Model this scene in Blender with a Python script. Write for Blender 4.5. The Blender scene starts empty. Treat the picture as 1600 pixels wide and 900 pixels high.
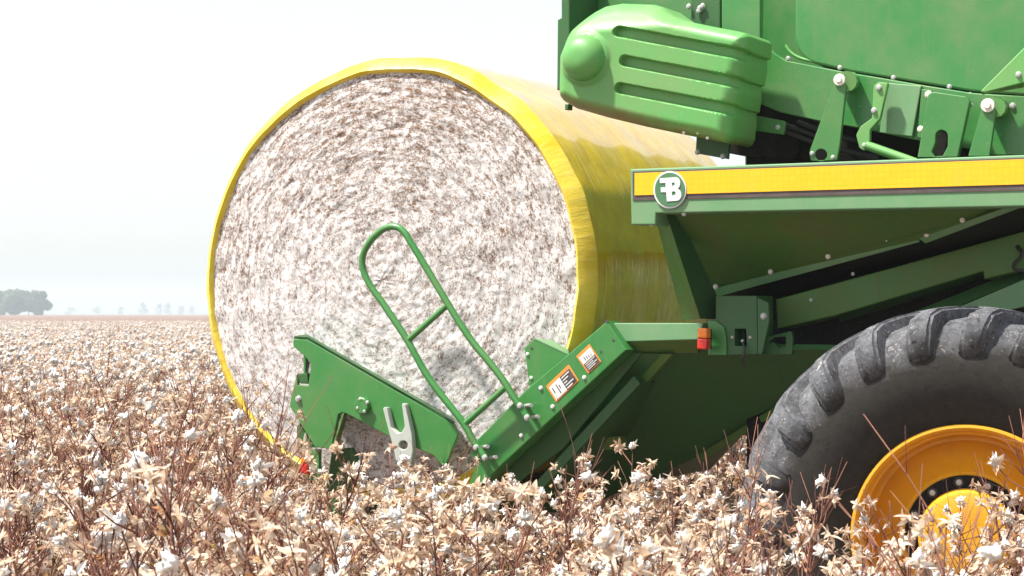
import bpy, bmesh, math, random
import numpy as np
from mathutils import Vector, Matrix, noise as mnoise

random.seed(11)
rng = np.random.default_rng(11)
rad = math.radians
scene = bpy.context.scene
C = scene.collection

# ------------------------------------------------------------------ camera, sky, sun, exposure
F = 3100.0            # focal length in pixels of a 1600 px wide picture
CAM_H = 1.83
YH = 490.0            # picture row of the horizon
cam = bpy.data.cameras.new('camera')
cam.sensor_width = 36.0
cam.lens = F / 1600 * 36
cam.clip_start = 0.1
cam.clip_end = 12000
cam.dof.use_dof = True
cam.dof.focus_distance = 8.6
cam.dof.aperture_fstop = 11
cam_o = bpy.data.objects.new('camera', cam)
C.objects.link(cam_o)
cam_o.location = (0, 0, CAM_H)
cam_o.rotation_euler = (rad(90) + math.atan((YH - 450) / F), 0, 0)
scene.camera = cam_o

SUN = Vector((-0.45, -0.13, 0.88)).normalized()      # direction towards the sun
world = bpy.data.worlds.new('World')
scene.world = world
world.use_nodes = True
wn, wl = world.node_tree.nodes, world.node_tree.links
bg = wn['Background']
sky = wn.new('ShaderNodeTexSky')
sky.sky_type = 'NISHITA'
sky.sun_disc = False
sky.sun_elevation = math.asin(SUN.z)
sky.sun_rotation = math.atan2(SUN.x, SUN.y)
sky.air_density = 1.0
sky.dust_density = 1.5
sky.ozone_density = 1.0
hs = wn.new('ShaderNodeHueSaturation')
hs.inputs['Saturation'].default_value = 0.36
wl.new(sky.outputs[0], hs.inputs['Color'])
wl.new(hs.outputs[0], bg.inputs['Color'])
bg.inputs['Strength'].default_value = 0.112
sun = bpy.data.lights.new('sun', 'SUN')
sun.energy = 5.0
sun.angle = rad(3)
sun.color = (1.0, 0.95, 0.87)
sun_o = bpy.data.objects.new('sun', sun)
C.objects.link(sun_o)
sun_o.rotation_euler = SUN.to_track_quat('Z', 'Y').to_euler()
sun_o.location = SUN * 50
scene.view_settings.view_transform = 'Standard'
scene.view_settings.look = 'None'
scene.view_settings.gamma = 1.0
scene.view_settings.use_curve_mapping = False
scene.view_settings.exposure = 1.05

# ------------------------------------------------------------------ machine frame
ANG = rad(28)
CA, SA = math.cos(ANG), math.sin(ANG)
D0 = 10.75
X0 = (618 - 800) / F * D0
BALE_Z = CAM_H + (YH - 438) / F * D0

def depth(px, s):
    u = (px - 800) / F
    return (SA * X0 + CA * D0 - s) / (SA * u + CA)

def P(px, py, s):
    """picture point on the vertical plane s metres outboard of the bale's face -> machine coordinates"""
    d = depth(px, s)
    x = (px - 800) / F * d
    t = (x - X0) * CA - (d - D0) * SA
    return Vector((t, -s, CAM_H + (YH - py) * d / F))

def ppm(px, s):
    return F / depth(px, s)

def to_world(v):
    return Vector((X0 + v.x * CA + v.y * SA, D0 - v.x * SA + v.y * CA, v.z))

# picture crops used while measuring: (x, y, zoom)
def cr(x0, y0, k):
    return lambda pts: [(x0 + a / k, y0 + b / k) for a, b in pts]
cA, cB, cC = cr(860, 0, 3.4605), cr(1160, 0, 3.4614), cr(960, 220, 2.5)
cD, cE, cF = cr(430, 330, 2.0), cr(700, 480, 2.813), cr(1120, 460, 2.0458)
cG = cr(420, 510, 3.333)
cH = cr(830, 530, 8.185)
cI = cr(980, 240, 7.5)

# ------------------------------------------------------------------ materials
def new_mat(name):
    m = bpy.data.materials.new(name)
    m.use_nodes = True
    nt = m.node_tree
    return m, nt.nodes, nt.links, nt.nodes['Principled BSDF']

def math_node(n, l, op, a, b=None, c=None):
    x = n.new('ShaderNodeMath'); x.operation = op
    for i, v in enumerate((a, b, c)):
        if v is None: continue
        if isinstance(v, (int, float)): x.inputs[i].default_value = v
        else: l.new(v, x.inputs[i])
    return x.outputs[0]

def noise_node(n, l, scale, detail=6, rough=0.6, vec=None, dist=0.0):
    x = n.new('ShaderNodeTexNoise')
    x.inputs['Scale'].default_value = scale
    x.inputs['Detail'].default_value = detail
    x.inputs['Roughness'].default_value = rough
    x.inputs['Distortion'].default_value = dist
    if vec is None:
        tc = n.new('ShaderNodeTexCoord'); vec = tc.outputs['Object']
    l.new(vec, x.inputs['Vector'])
    return x.outputs['Fac']

def ramp(n, l, fac, stops):
    r = n.new('ShaderNodeValToRGB')
    e = r.color_ramp.elements
    while len(e) < len(stops): e.new(0.5)
    for k, (p, c) in enumerate(stops):
        e[k].position = p
        e[k].color = (c, c, c, 1) if isinstance(c, (int, float)) else (*c, 1)
    l.new(fac, r.inputs['Fac'])
    return r.outputs['Color']

def mix(n, l, fac, a, b, mode='MIX'):
    m = n.new('ShaderNodeMix'); m.data_type = 'RGBA'; m.blend_type = mode
    for sock, v in ((m.inputs[0], fac), (m.inputs[6], a), (m.inputs[7], b)):
        if isinstance(v, (int, float)): sock.default_value = v
        elif isinstance(v, tuple): sock.default_value = (*v, 1)
        else: l.new(v, sock)
    return m.outputs[2]

def bump(n, l, b, height, strength=0.3, dist=0.01):
    x = n.new('ShaderNodeBump')
    x.inputs['Strength'].default_value = strength
    x.inputs['Distance'].default_value = dist
    l.new(height, x.inputs['Height'])
    l.new(x.outputs['Normal'], b.inputs['Normal'])

def paint(name, col, rough=0.35, dirt=0.35, dirt_col=(0.22, 0.17, 0.10), coat=0.25, dscale=3.0):
    m, n, l, b = new_mat(name)
    nz = noise_node(n, l, dscale, 8, 0.65)
    fine = noise_node(n, l, 60, 4, 0.7)
    tc = n.new('ShaderNodeTexCoord')
    mp = n.new('ShaderNodeMapping')
    mp.inputs['Scale'].default_value = (14, 14, 0.9)
    l.new(tc.outputs['Object'], mp.inputs['Vector'])
    streak = noise_node(n, l, 2.0, 5, 0.7, mp.outputs[0])
    d1 = ramp(n, l, nz, [(0.42, 0.0), (0.75, 1.0)])
    d2 = ramp(n, l, streak, [(0.5, 0.0), (0.78, 0.8)])
    d3 = ramp(n, l, fine, [(0.62, 0.0), (0.72, 1.0)])
    s = math_node(n, l, 'MAXIMUM', math_node(n, l, 'MAXIMUM', d1, d2), math_node(n, l, 'MULTIPLY', d3, 0.5))
    fac = math_node(n, l, 'MULTIPLY', s, dirt)
    var = mix(n, l, nz, tuple(c * 0.85 for c in col), tuple(min(1, c * 1.15) for c in col))
    sp = ramp(n, l, noise_node(n, l, 150, 2, 0.5), [(0.70, 0.0), (0.74, 1.0)])      # lint and dust stuck to the paint
    lint = math_node(n, l, 'MULTIPLY', sp, min(1.0, dirt * 1.3))
    l.new(mix(n, l, lint, mix(n, l, fac, var, dirt_col), (0.45, 0.42, 0.34)), b.inputs['Base Color'])
    l.new(math_node(n, l, 'ADD', math_node(n, l, 'MULTIPLY', fac, 0.6), rough), b.inputs['Roughness'])
    b.inputs['Coat Weight'].default_value = coat
    b.inputs['Coat Roughness'].default_value = 0.22
    bump(n, l, b, noise_node(n, l, 5, 3, 0.5), 0.08, 0.02)
    return m

M = {}
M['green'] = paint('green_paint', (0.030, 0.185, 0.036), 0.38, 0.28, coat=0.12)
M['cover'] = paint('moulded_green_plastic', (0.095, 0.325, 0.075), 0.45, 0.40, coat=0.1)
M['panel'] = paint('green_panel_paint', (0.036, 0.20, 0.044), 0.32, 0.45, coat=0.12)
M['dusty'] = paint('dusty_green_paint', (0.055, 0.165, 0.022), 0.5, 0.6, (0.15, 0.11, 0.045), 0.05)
M['shade_green'] = paint('shaded_green_paint', (0.022, 0.105, 0.022), 0.45, 0.3, (0.06, 0.055, 0.03), 0.1)  # darker copy of the green; shade of recesses and undersides is in its colour
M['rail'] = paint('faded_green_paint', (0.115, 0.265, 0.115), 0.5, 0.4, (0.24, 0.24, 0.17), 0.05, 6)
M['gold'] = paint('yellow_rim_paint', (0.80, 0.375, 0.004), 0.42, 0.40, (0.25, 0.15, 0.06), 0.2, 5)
M['iron_shade'] = paint('black_iron_and_shade', (0.010, 0.010, 0.009), 0.6, 0.3, (0.045, 0.035, 0.025), 0.0)  # iron parts, and the painted black of shadowed gaps
M['iron_shade'].node_tree.nodes['Principled BSDF'].inputs['Specular IOR Level'].default_value = 0.1
M['steel'] = paint('zinc_steel', (0.46, 0.46, 0.45), 0.38, 0.2, (0.35, 0.3, 0.25), 0.0, 30)
M['steel'].node_tree.nodes['Principled BSDF'].inputs['Metallic'].default_value = 0.4
M['bush'] = paint('pale_bush_metal', (0.72, 0.66, 0.60), 0.4, 0.25, (0.45, 0.25, 0.18), 0.0, 20)
M['grey'] = paint('grey_cast_metal', (0.40, 0.43, 0.39), 0.5, 0.35, (0.25, 0.24, 0.18), 0.0, 15)
M['white'] = paint('white_print', (0.64, 0.64, 0.62), 0.4, 0.15, (0.4, 0.36, 0.3), 0.0, 15)
M['ink'] = paint('dark_print', (0.05, 0.045, 0.045), 0.45, 0.2, (0.3, 0.25, 0.2), 0.0, 15)
M['orange'] = paint('orange_print', (0.85, 0.24, 0.03), 0.45, 0.15, (0.4, 0.3, 0.2), 0.0, 15)
M['band'] = paint('dark_band', (0.065, 0.045, 0.045), 0.5, 0.25, (0.2, 0.16, 0.12), 0.0, 8)
M['badge'] = paint('badge_green', (0.05, 0.16, 0.07), 0.4, 0.2, (0.2, 0.2, 0.15), 0.0, 12)
M['rubber'] = paint('black_rubber', (0.02, 0.02, 0.02), 0.5, 0.2, (0.1, 0.1, 0.1), 0.0)
for nm, col in (('amber', (0.9, 0.22, 0.01)), ('red', (0.65, 0.02, 0.015))):
    m, n, l, b = new_mat(nm + '_lens')
    b.inputs['Base Color'].default_value = (*col, 1)
    b.inputs['Roughness'].default_value = 0.15
    b.inputs['Coat Weight'].default_value = 0.5
    M[nm] = m

def stripe_mat():
    m, n, l, b = new_mat('reflective_yellow_tape')
    tc = n.new('ShaderNodeTexCoord')
    br = n.new('ShaderNodeTexBrick')
    br.offset = 0.0
    br.inputs['Scale'].default_value = 1.0
    br.inputs['Brick Width'].default_value = 0.028
    br.inputs['Row Height'].default_value = 0.028
    br.inputs['Mortar Size'].default_value = 0.0022
    br.inputs['Color1'].default_value = (0.84, 0.455, 0.003, 1)
    br.inputs['Color2'].default_value = (0.82, 0.42, 0.003, 1)
    br.inputs['Mortar'].default_value = (0.81, 0.395, 0.003, 1)
    mp = n.new('ShaderNodeMapping')
    mp.inputs['Rotation'].default_value = (rad(-90), 0, 0)
    l.new(tc.outputs['Object'], mp.inputs['Vector'])
    l.new(mp.outputs[0], br.inputs['Vector'])
    nz = noise_node(n, l, 9, 6, 0.7)
    l.new(mix(n, l, ramp(n, l, nz, [(0.5, 0.0), (0.8, 0.35)]), br.outputs['Color'], (0.75, 0.45, 0.08)), b.inputs['Base Color'])
    b.inputs['Roughness'].default_value = 0.4
    return m
M['stripe'] = stripe_mat()

def tyre_mat():
    m, n, l, b = new_mat('muddy_tyre_rubber')
    tc = n.new('ShaderNodeTexCoord')
    sx = n.new('ShaderNodeSeparateXYZ'); l.new(tc.outputs['Object'], sx.inputs[0])
    r = math_node(n, l, 'SQRT', math_node(n, l, 'ADD', math_node(n, l, 'MULTIPLY', sx.outputs[0], sx.outputs[0]), math_node(n, l, 'MULTIPLY', sx.outputs[2], sx.outputs[2])))
    big = noise_node(n, l, 5, 6, 0.65)
    mid = noise_node(n, l, 22, 8, 0.75)
    fin = noise_node(n, l, 46, 7, 0.8, None, 1.5)
    edge = math_node(n, l, 'ADD', r, math_node(n, l, 'MULTIPLY', math_node(n, l, 'SUBTRACT', big, 0.5), 0.22))
    mud = ramp(n, l, edge, [(0.72, 0.0), (0.83, 1.0)])
    patch = ramp(n, l, mid, [(0.34, 0.25), (0.62, 1.0)])
    fac = math_node(n, l, 'MULTIPLY', mud, patch)
    base = mix(n, l, mid, (0.010, 0.010, 0.009), (0.050, 0.044, 0.038))
    mudc = mix(n, l, big, (0.075, 0.082, 0.10), (0.20, 0.205, 0.22))
    c1 = mix(n, l, fac, base, mudc)
    crumbs = math_node(n, l, 'MULTIPLY', mud, ramp(n, l, fin, [(0.57, 0.0), (0.64, 1.0)]))
    c2 = mix(n, l, math_node(n, l, 'MULTIPLY', crumbs, 0.7), c1, (0.60, 0.54, 0.50))
    holes = ramp(n, l, noise_node(n, l, 30, 3, 0.6), [(0.28, 1.0), (0.36, 0.0)])
    c3 = mix(n, l, math_node(n, l, 'MULTIPLY', holes, 0.8), c2, (0.015, 0.014, 0.014))
    l.new(c3, b.inputs['Base Color'])
    l.new(math_node(n, l, 'ADD', math_node(n, l, 'MULTIPLY', fac, 0.25), 0.55), b.inputs['Roughness'])
    b.inputs['Specular IOR Level'].default_value = 0.12
    bump(n, l, b, math_node(n, l, 'MULTIPLY', math_node(n, l, 'ADD', mid, math_node(n, l, 'MULTIPLY', fin, 0.5)), math_node(n, l, 'ADD', mud, 0.25)), 0.7, 0.012)
    return m
M['tyre'] = tyre_mat()

def polar(n, l):
    """r, cos and sin of the angle round the local Y axis, plus local Y"""
    tc = n.new('ShaderNodeTexCoord')
    sx = n.new('ShaderNodeSeparateXYZ'); l.new(tc.outputs['Object'], sx.inputs[0])
    x, y, z = sx.outputs
    r = math_node(n, l, 'SQRT', math_node(n, l, 'ADD', math_node(n, l, 'MULTIPLY', x, x), math_node(n, l, 'MULTIPLY', z, z)))
    r = math_node(n, l, 'MAXIMUM', r, 0.001)
    th = math_node(n, l, 'ARCTAN2', x, math_node(n, l, 'MULTIPLY', z, 1.0))   # seam at the bottom
    return x, y, z, r, th

def comb(n, l, a, b, c):
    k = n.new('ShaderNodeCombineXYZ')
    for i, v in enumerate((a, b, c)):
        if isinstance(v, (int, float)): k.inputs[i].default_value = v
        else: l.new(v, k.inputs[i])
    return k.outputs[0]

def cotton_face_mat():
    m, n, l, b = new_mat('packed_seed_cotton')
    x, y, z, r, th = polar(n, l)
    # swirl coordinates: along the winding the pattern is stretched
    rc = math_node(n, l, 'MINIMUM', math_node(n, l, 'MAXIMUM', math_node(n, l, 'MULTIPLY', r, 3.2), 0.12), 1.0)
    th = math_node(n, l, 'MULTIPLY', th, rc)      # keeps the pattern from pinching at the core
    tt = math_node(n, l, 'MULTIPLY', th, 9.0)
    v = comb(n, l, math_node(n, l, 'MULTIPLY', r, 34.0), tt, 0.0)
    sw = noise_node(n, l, 1.0, 9, 0.72, v, 0.6)
    v2 = comb(n, l, math_node(n, l, 'MULTIPLY', r, 85.0), math_node(n, l, 'MULTIPLY', th, 26.0), 3.0)
    sw2 = noise_node(n, l, 1.0, 6, 0.7, v2, 0.8)
    iso = noise_node(n, l, 58, 7, 0.78, None, 1.4)
    big = noise_node(n, l, 2.6, 4, 0.6)
    # brown specks and fibres get denser towards the top
    top_brown = ramp(n, l, math_node(n, l, 'ADD', math_node(n, l, 'MULTIPLY', z, 0.35), math_node(n, l, 'MULTIPLY', big, 0.9)), [(0.42, 0.0), (0.85, 1.0)])
    k = math_node(n, l, 'ADD', math_node(n, l, 'MULTIPLY', sw, 0.45), math_node(n, l, 'MULTIPLY', iso, 0.35))
    k = math_node(n, l, 'ADD', k, math_node(n, l, 'MULTIPLY', sw2, 0.25))
    k2 = math_node(n, l, 'ADD', k, math_node(n, l, 'MULTIPLY', top_brown, 0.035))
    specks = ramp(n, l, k2, [(0.55, 0.0), (0.61, 0.95)])
    fluff = mix(n, l, iso, (0.52, 0.51, 0.515), (0.77, 0.765, 0.77))
    tint = mix(n, l, ramp(n, l, k2, [(0.49, 0.0), (0.61, 0.55)]), fluff, (0.50, 0.41, 0.345))
    c = mix(n, l, specks, tint, (0.15, 0.085, 0.05))
    bits = ramp(n, l, noise_node(n, l, 52, 4, 0.65, None, 1.5), [(0.635, 0.0), (0.68, 1.0)])
    c = mix(n, l, math_node(n, l, 'MULTIPLY', bits, 0.8), c, (0.10, 0.06, 0.035))
    # short curled fibres and leaf trash
    for sc_, wd, mk, seed, amt in ((17.0, 0.030, 0.50, 11.0, 0.9), (30.0, 0.045, 0.52, 23.0, 0.9), (46.0, 0.06, 0.53, 31.0, 0.85)):
        fv = comb(n, l, math_node(n, l, 'MULTIPLY', r, sc_ * 1.5), math_node(n, l, 'MULTIPLY', th, sc_ * 0.55), seed)
        q = noise_node(n, l, 1.0, 3, 0.55, fv, 2.2)
        line = ramp(n, l, math_node(n, l, 'ABSOLUTE', math_node(n, l, 'SUBTRACT', q, 0.5)), [(wd * 0.4, 1.0), (wd, 0.0)])
        msk = ramp(n, l, math_node(n, l, 'ADD', noise_node(n, l, sc_ * 0.75, 3, 0.6), math_node(n, l, 'MULTIPLY', top_brown, 0.07)), [(mk, 0.0), (mk + 0.07, 1.0)])
        c = mix(n, l, math_node(n, l, 'MULTIPLY', math_node(n, l, 'MULTIPLY', line, msk), amt), c, (0.13, 0.075, 0.045))
    l.new(c, b.inputs['Base Color'])
    b.inputs['Roughness'].default_value = 0.95
    b.inputs['Specular IOR Level'].default_value = 0.1
    bump(n, l, b, math_node(n, l, 'ADD', math_node(n, l, 'MULTIPLY', sw, 0.6), math_node(n, l, 'ADD', iso, math_node(n, l, 'MULTIPLY', sw2, 0.5))), 0.38, 0.014)
    return m
M['cotton'] = cotton_face_mat()

def wrap_mat():
    m, n, l, b = new_mat('yellow_bale_wrap')
    x, y, z, r, th = polar(n, l)
    ring = noise_node(n, l, 1.0, 6, 0.7, comb(n, l, math_node(n, l, 'MULTIPLY', y, 22.0), math_node(n, l, 'MULTIPLY', th, 1.6), 0.0), 0.3)
    fine = noise_node(n, l, 1.0, 5, 0.7, comb(n, l, math_node(n, l, 'MULTIPLY', y, 90.0), math_node(n, l, 'MULTIPLY', th, 2.5), 5.0), 0.2)
    mot = noise_node(n, l, 7, 6, 0.65)
    base = mix(n, l, ramp(n, l, mot, [(0.3, 0.0), (0.7, 1.0)]), (0.76, 0.44, 0.001), (1.0, 0.69, 0.003))
    base = mix(n, l, ramp(n, l, ring, [(0.55, 0.0), (0.8, 0.6)]), base, (0.85, 0.63, 0.04))
    base = mix(n, l, ramp(n, l, fine, [(0.60, 0.0), (0.68, 0.75)]), base, (0.92, 0.86, 0.50))
    l.new(base, b.inputs['Base Color'])
    b.inputs['Roughness'].default_value = 0.06
    b.inputs['IOR'].default_value = 1.6
    b.inputs['Coat Weight'].default_value = 1.0
    b.inputs['Coat Roughness'].default_value = 0.02
    b.inputs['Coat IOR'].default_value = 1.85
    h = math_node(n, l, 'ADD', math_node(n, l, 'MULTIPLY', ring, 0.5), math_node(n, l, 'MULTIPLY', noise_node(n, l, 2.2, 3, 0.5), 1.2))
    h = math_node(n, l, 'ADD', h, math_node(n, l, 'MULTIPLY', mot, 0.15))
    h = math_node(n, l, 'ADD', h, math_node(n, l, 'MULTIPLY', ramp(n, l, fine, [(0.56, 0.0), (0.66, 1.0)]), 0.25))
    bump(n, l, b, h, 0.22, 0.02)
    return m
M['wrap'] = wrap_mat()

def wrap_edge_mat():
    m, n, l, b = new_mat('folded_wrap_edge')
    x, y, z, r, th = polar(n, l)
    rad_ = noise_node(n, l, 1.0, 5, 0.7, comb(n, l, math_node(n, l, 'MULTIPLY', r, 9.0), math_node(n, l, 'MULTIPLY', th, 26.0), 0.0), 0.3)
    big = noise_node(n, l, 3.0, 4, 0.6)
    c = mix(n, l, ramp(n, l, big, [(0.35, 0.0), (0.65, 1.0)]), (0.60, 0.42, 0.004), (0.72, 0.56, 0.08))
    c = mix(n, l, ramp(n, l, rad_, [(0.5, 0.0), (0.8, 0.5)]), c, (0.80, 0.66, 0.22))
    l.new(c, b.inputs['Base Color'])
    b.inputs['Roughness'].default_value = 0.38
    b.inputs['Specular IOR Level'].default_value = 0.35
    bump(n, l, b, rad_, 0.25, 0.02)
    return m
M['wrap_edge'] = wrap_edge_mat()

def plant_mat(name, cols, rough=0.8, translucent=0.0, island=True):
    m, n, l, b = new_mat(name)
    oi = n.new('ShaderNodeObjectInfo')
    ge = n.new('ShaderNodeNewGeometry')
    rv = math_node(n, l, 'FRACT', math_node(n, l, 'ADD', oi.outputs['Random'], ge.outputs['Random Per Island'] if island else 0.0))
    st = [(i / max(1, len(cols) - 1), c) for i, c in enumerate(cols)]
    col = ramp(n, l, rv, st)
    nz = noise_node(n, l, 90, 3, 0.6)
    col = mix(n, l, math_node(n, l, 'MULTIPLY', nz, 0.25), col, tuple(c * 0.55 for c in cols[0]))
    l.new(col, b.inputs['Base Color'])
    b.inputs['Roughness'].default_value = rough
    b.inputs['Specular IOR Level'].default_value = 0.25
    if translucent:
        tr = n.new('ShaderNodeBsdfTranslucent')
        l.new(col, tr.inputs['Color'])
        ms = n.new('ShaderNodeMixShader')
        ms.inputs[0].default_value = translucent
        l.new(b.outputs[0], ms.inputs[1]); l.new(tr.outputs[0], ms.inputs[2])
        l.new(ms.outputs[0], n['Material Output'].inputs['Surface'])
    return m
M['stem'] = plant_mat('dry_cotton_stem', [(0.065, 0.024, 0.022), (0.16, 0.055, 0.042), (0.34, 0.16, 0.10), (0.085, 0.030, 0.026)], 0.6)
M['bur'] = plant_mat('dry_cotton_bur', [(0.66, 0.46, 0.31), (0.85, 0.71, 0.55), (0.92, 0.83, 0.70), (0.45, 0.26, 0.15), (0.88, 0.76, 0.61)], 0.75, 0.42)
M['lint'] = plant_mat('cotton_lint', [(0.80, 0.78, 0.75), (0.86, 0.85, 0.83)], 0.95, 0.25)
M['leaf'] = plant_mat('dying_leaf', [(0.20, 0.21, 0.03), (0.42, 0.34, 0.03), (0.13, 0.16, 0.03), (0.35, 0.20, 0.06)], 0.6, 0.3)
M['rust'] = plant_mat('rusty_dry_leaf', [(0.28, 0.12, 0.05), (0.44, 0.24, 0.10), (0.60, 0.42, 0.24), (0.24, 0.10, 0.05)], 0.7, 0.3)

def simple(name, cols, scale, rough=0.9, bmp=0.4, bd=0.03):
    m, n, l, b = new_mat(name)
    nz = noise_node(n, l, scale, 8, 0.7)
    st = [(0.3 + 0.4 * i / max(1, len(cols) - 1), c) for i, c in enumerate(cols)]
    l.new(ramp(n, l, nz, st), b.inputs['Base Color'])
    b.inputs['Roughness'].default_value = rough
    bump(n, l, b, nz, bmp, bd)
    return m
M['soil'] = simple('field_soil', [(0.12, 0.075, 0.045), (0.22, 0.15, 0.095)], 6)
M['canopy'] = simple('far_cotton_canopy', [(0.060, 0.026, 0.016), (0.11, 0.052, 0.032), (0.21, 0.14, 0.105), (0.42, 0.37, 0.33)], 3.0)  # darkened: self-shading between the plants is put into these colours
M['crown'] = plant_mat('tree_leaf', [(0.04, 0.095, 0.035), (0.07, 0.135, 0.045), (0.12, 0.17, 0.05), (0.045, 0.11, 0.045)], 0.7, 0.2)
M['bark'] = simple('tree_bark', [(0.06, 0.045, 0.03), (0.13, 0.10, 0.07)], 5)

# ------------------------------------------------------------------ object helpers
def tag(o, label=None, cat=None, group=None, kind=None):
    if label: o['label'] = label
    if cat: o['category'] = cat
    if group: o['group'] = group
    if kind: o['kind'] = kind
    return o

def empty(name, loc=(0, 0, 0), rz=0.0, parent=None):
    o = bpy.data.objects.new(name, None)
    o.location = loc
    o.rotation_euler = (0, 0, rz)
    o.empty_display_size = 0.2
    if parent: o.parent = parent
    C.objects.link(o)
    return o

def link(name, me, mats, parent=None, loc=None, smooth=35):
    if not isinstance(mats, (list, tuple)): mats = [mats]
    if len(me.materials) == 0:
        for m in mats: me.materials.append(m)
    if smooth:
        me.polygons.foreach_set('use_smooth', np.ones(len(me.polygons), dtype=bool))
        me.set_sharp_from_angle(angle=rad(smooth))
    o = bpy.data.objects.new(name, me)
    if parent: o.parent = parent
    if loc is not None: o.location = loc
    C.objects.link(o)
    return o

def me_from(verts, faces, mat_idx=None):
    me = bpy.data.meshes.new('m')
    me.from_pydata([tuple(v) for v in verts], [], faces)
    if mat_idx is not None:
        me.polygons.foreach_set('material_index', np.array(mat_idx, dtype=np.int32))
    me.update()
    return me

def round_poly(pts, r, n=4):
    """round the corners of a closed polygon, r in its own units (or one per corner)"""
    out = []
    N = len(pts)
    for i in range(N):
        p = Vector(pts[i]); a = Vector(pts[i - 1]); b = Vector(pts[(i + 1) % N])
        ri = r[i] if isinstance(r, (list, tuple)) else r
        da, db = (a - p), (b - p)
        k = min(ri, da.length * 0.45, db.length * 0.45)
        if k < 1e-6: out.append(p); continue
        pa, pb = p + da.normalized() * k, p + db.normalized() * k
        for j in range(n + 1):
            q = j / n
            out.append(pa * (1 - q) ** 2 + p * 2 * q * (1 - q) + pb * q * q)
    return [(v.x, v.y) for v in out]

def circle_px(cx, cy, r, n=20):
    return [(cx + r * math.cos(2 * math.pi * i / n), cy + r * math.sin(2 * math.pi * i / n)) for i in range(n)]

def plate_mesh(loops_px, s_front, thick, bev=0.004):
    cu = bpy.data.curves.new('c', 'CURVE')
    cu.dimensions = '2D'
    cu.fill_mode = 'BOTH'
    bev = min(bev, thick * 0.4)
    cu.extrude = thick / 2 - bev
    cu.bevel_depth = bev
    cu.bevel_resolution = 1
    cu.offset = -bev
    for lp in loops_px:
        q = [P(x, y, s_front) for x, y in lp]
        sp = cu.splines.new('POLY')
        sp.points.add(len(q) - 1)
        for k, v in enumerate(q): sp.points[k].co = (v.x, v.z, 0, 1)
        sp.use_cyclic_u = True
    o = bpy.data.objects.new('c', cu)
    me = bpy.data.meshes.new_from_object(o)
    bpy.data.objects.remove(o)
    s_c = s_front - thick / 2
    co = np.zeros(len(me.vertices) * 3)
    me.vertices.foreach_get('co', co)
    co = co.reshape(-1, 3)
    new = np.stack([co[:, 0], -(s_c + co[:, 2]), co[:, 1]], 1)
    me.vertices.foreach_set('co', new.ravel())
    me.materials.clear()
    me.update()
    return me

def plate(name, pts, s, thick, mat, parent, holes=(), bev=0.004, rnd=0.0, smooth=30):
    lp = round_poly(pts, rnd) if rnd else pts
    return link(name, plate_mesh([lp] + list(holes), s, thick, bev), mat, parent, smooth=smooth)

def slab(name, pts_s, mat, parent, thick=0.02, push=(0, 1, 0)):
    """a flat sheet between picture points that each have their own distance; given real thickness"""
    top = [P(x, y, s) for x, y, s in pts_s]
    k = len(top)
    pv = Vector(push) * thick
    verts = top + [v + pv for v in top]
    faces = [tuple(range(k)), tuple(range(2 * k - 1, k - 1, -1))]
    for i in range(k):
        j = (i + 1) % k
        faces.append((j, i, k + i, k + j))
    me = me_from(verts, faces)
    bm = bmesh.new(); bm.from_mesh(me)
    bmesh.ops.recalc_face_normals(bm, faces=bm.faces)
    bm.to_mesh(me); bm.free()
    return link(name, me, mat, parent, smooth=20)

def tube_mesh(paths, radius, res=4, bez=True):
    cu = bpy.data.curves.new('c', 'CURVE')
    cu.dimensions = '3D'
    cu.bevel_depth = radius
    cu.bevel_resolution = res
    cu.use_fill_caps = True
    for pts in paths:
        if bez:
            sp = cu.splines.new('BEZIER')
            sp.bezier_points.add(len(pts) - 1)
            for b_, v in zip(sp.bezier_points, pts):
                b_.co = v; b_.handle_left_type = b_.handle_right_type = 'AUTO'
            sp.resolution_u = 8
        else:
            sp = cu.splines.new('POLY')
            sp.points.add(len(pts) - 1)
            for b_, v in zip(sp.points, pts): b_.co = (*v, 1)
    o = bpy.data.objects.new('c', cu)
    me = bpy.data.meshes.new_from_object(o)
    bpy.data.objects.remove(o)
    me.materials.clear()
    return me

def tube(name, pts, radius, mat, parent, bez=True):
    return link(name, tube_mesh([pts], radius, 4, bez), mat, parent, smooth=40)

def lathe_mesh(profile, n=96, centre=True, closed=False):
    """profile of (axial, radius) turned about the local Y axis; axial a -> y = -a (towards the viewer)"""
    verts, faces = [], []
    K = len(profile)
    for i in range(n):
        a = 2 * math.pi * i / n
        for s, r in profile:
            verts.append((r * math.cos(a), -s, r * math.sin(a)))
    for i in range(n):
        j = (i + 1) % n
        for k in range(K - 1 + (1 if closed else 0)):
            k2 = (k + 1) % K
            faces.append((i * K + k, j * K + k, j * K + k2, i * K + k2))
    me = me_from(verts, faces)
    bm = bmesh.new(); bm.from_mesh(me)
    bmesh.ops.remove_doubles(bm, verts=bm.verts, dist=1e-5)
    bmesh.ops.recalc_face_normals(bm, faces=bm.faces)
    bm.to_mesh(me); bm.free()
    return me

def bolt_mesh():
    me = lathe_mesh([(0, 1.25), (0.22, 1.25), (0.26, 1.18), (0.26, 1.0), (0.75, 0.98), (0.95, 0.8), (1.02, 0.45), (1.02, 0)], 12)
    return me
BOLT = {}
def bolt(px, py, s, r_px, parent, mat='steel', name='bolt'):
    if mat not in BOLT:
        BOLT[mat] = bolt_mesh(); BOLT[mat].materials.append(M[mat])
        BOLT[mat].polygons.foreach_set('use_smooth', np.ones(len(BOLT[mat].polygons), dtype=bool))
        BOLT[mat].set_sharp_from_angle(angle=rad(30))
    o = bpy.data.objects.new(name, BOLT[mat])
    k = r_px / 1.25 / ppm(px, s)
    o.scale = (k, k, k)
    o.location = P(px, py, s)
    o.parent = parent
    C.objects.link(o)
    return o

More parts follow.
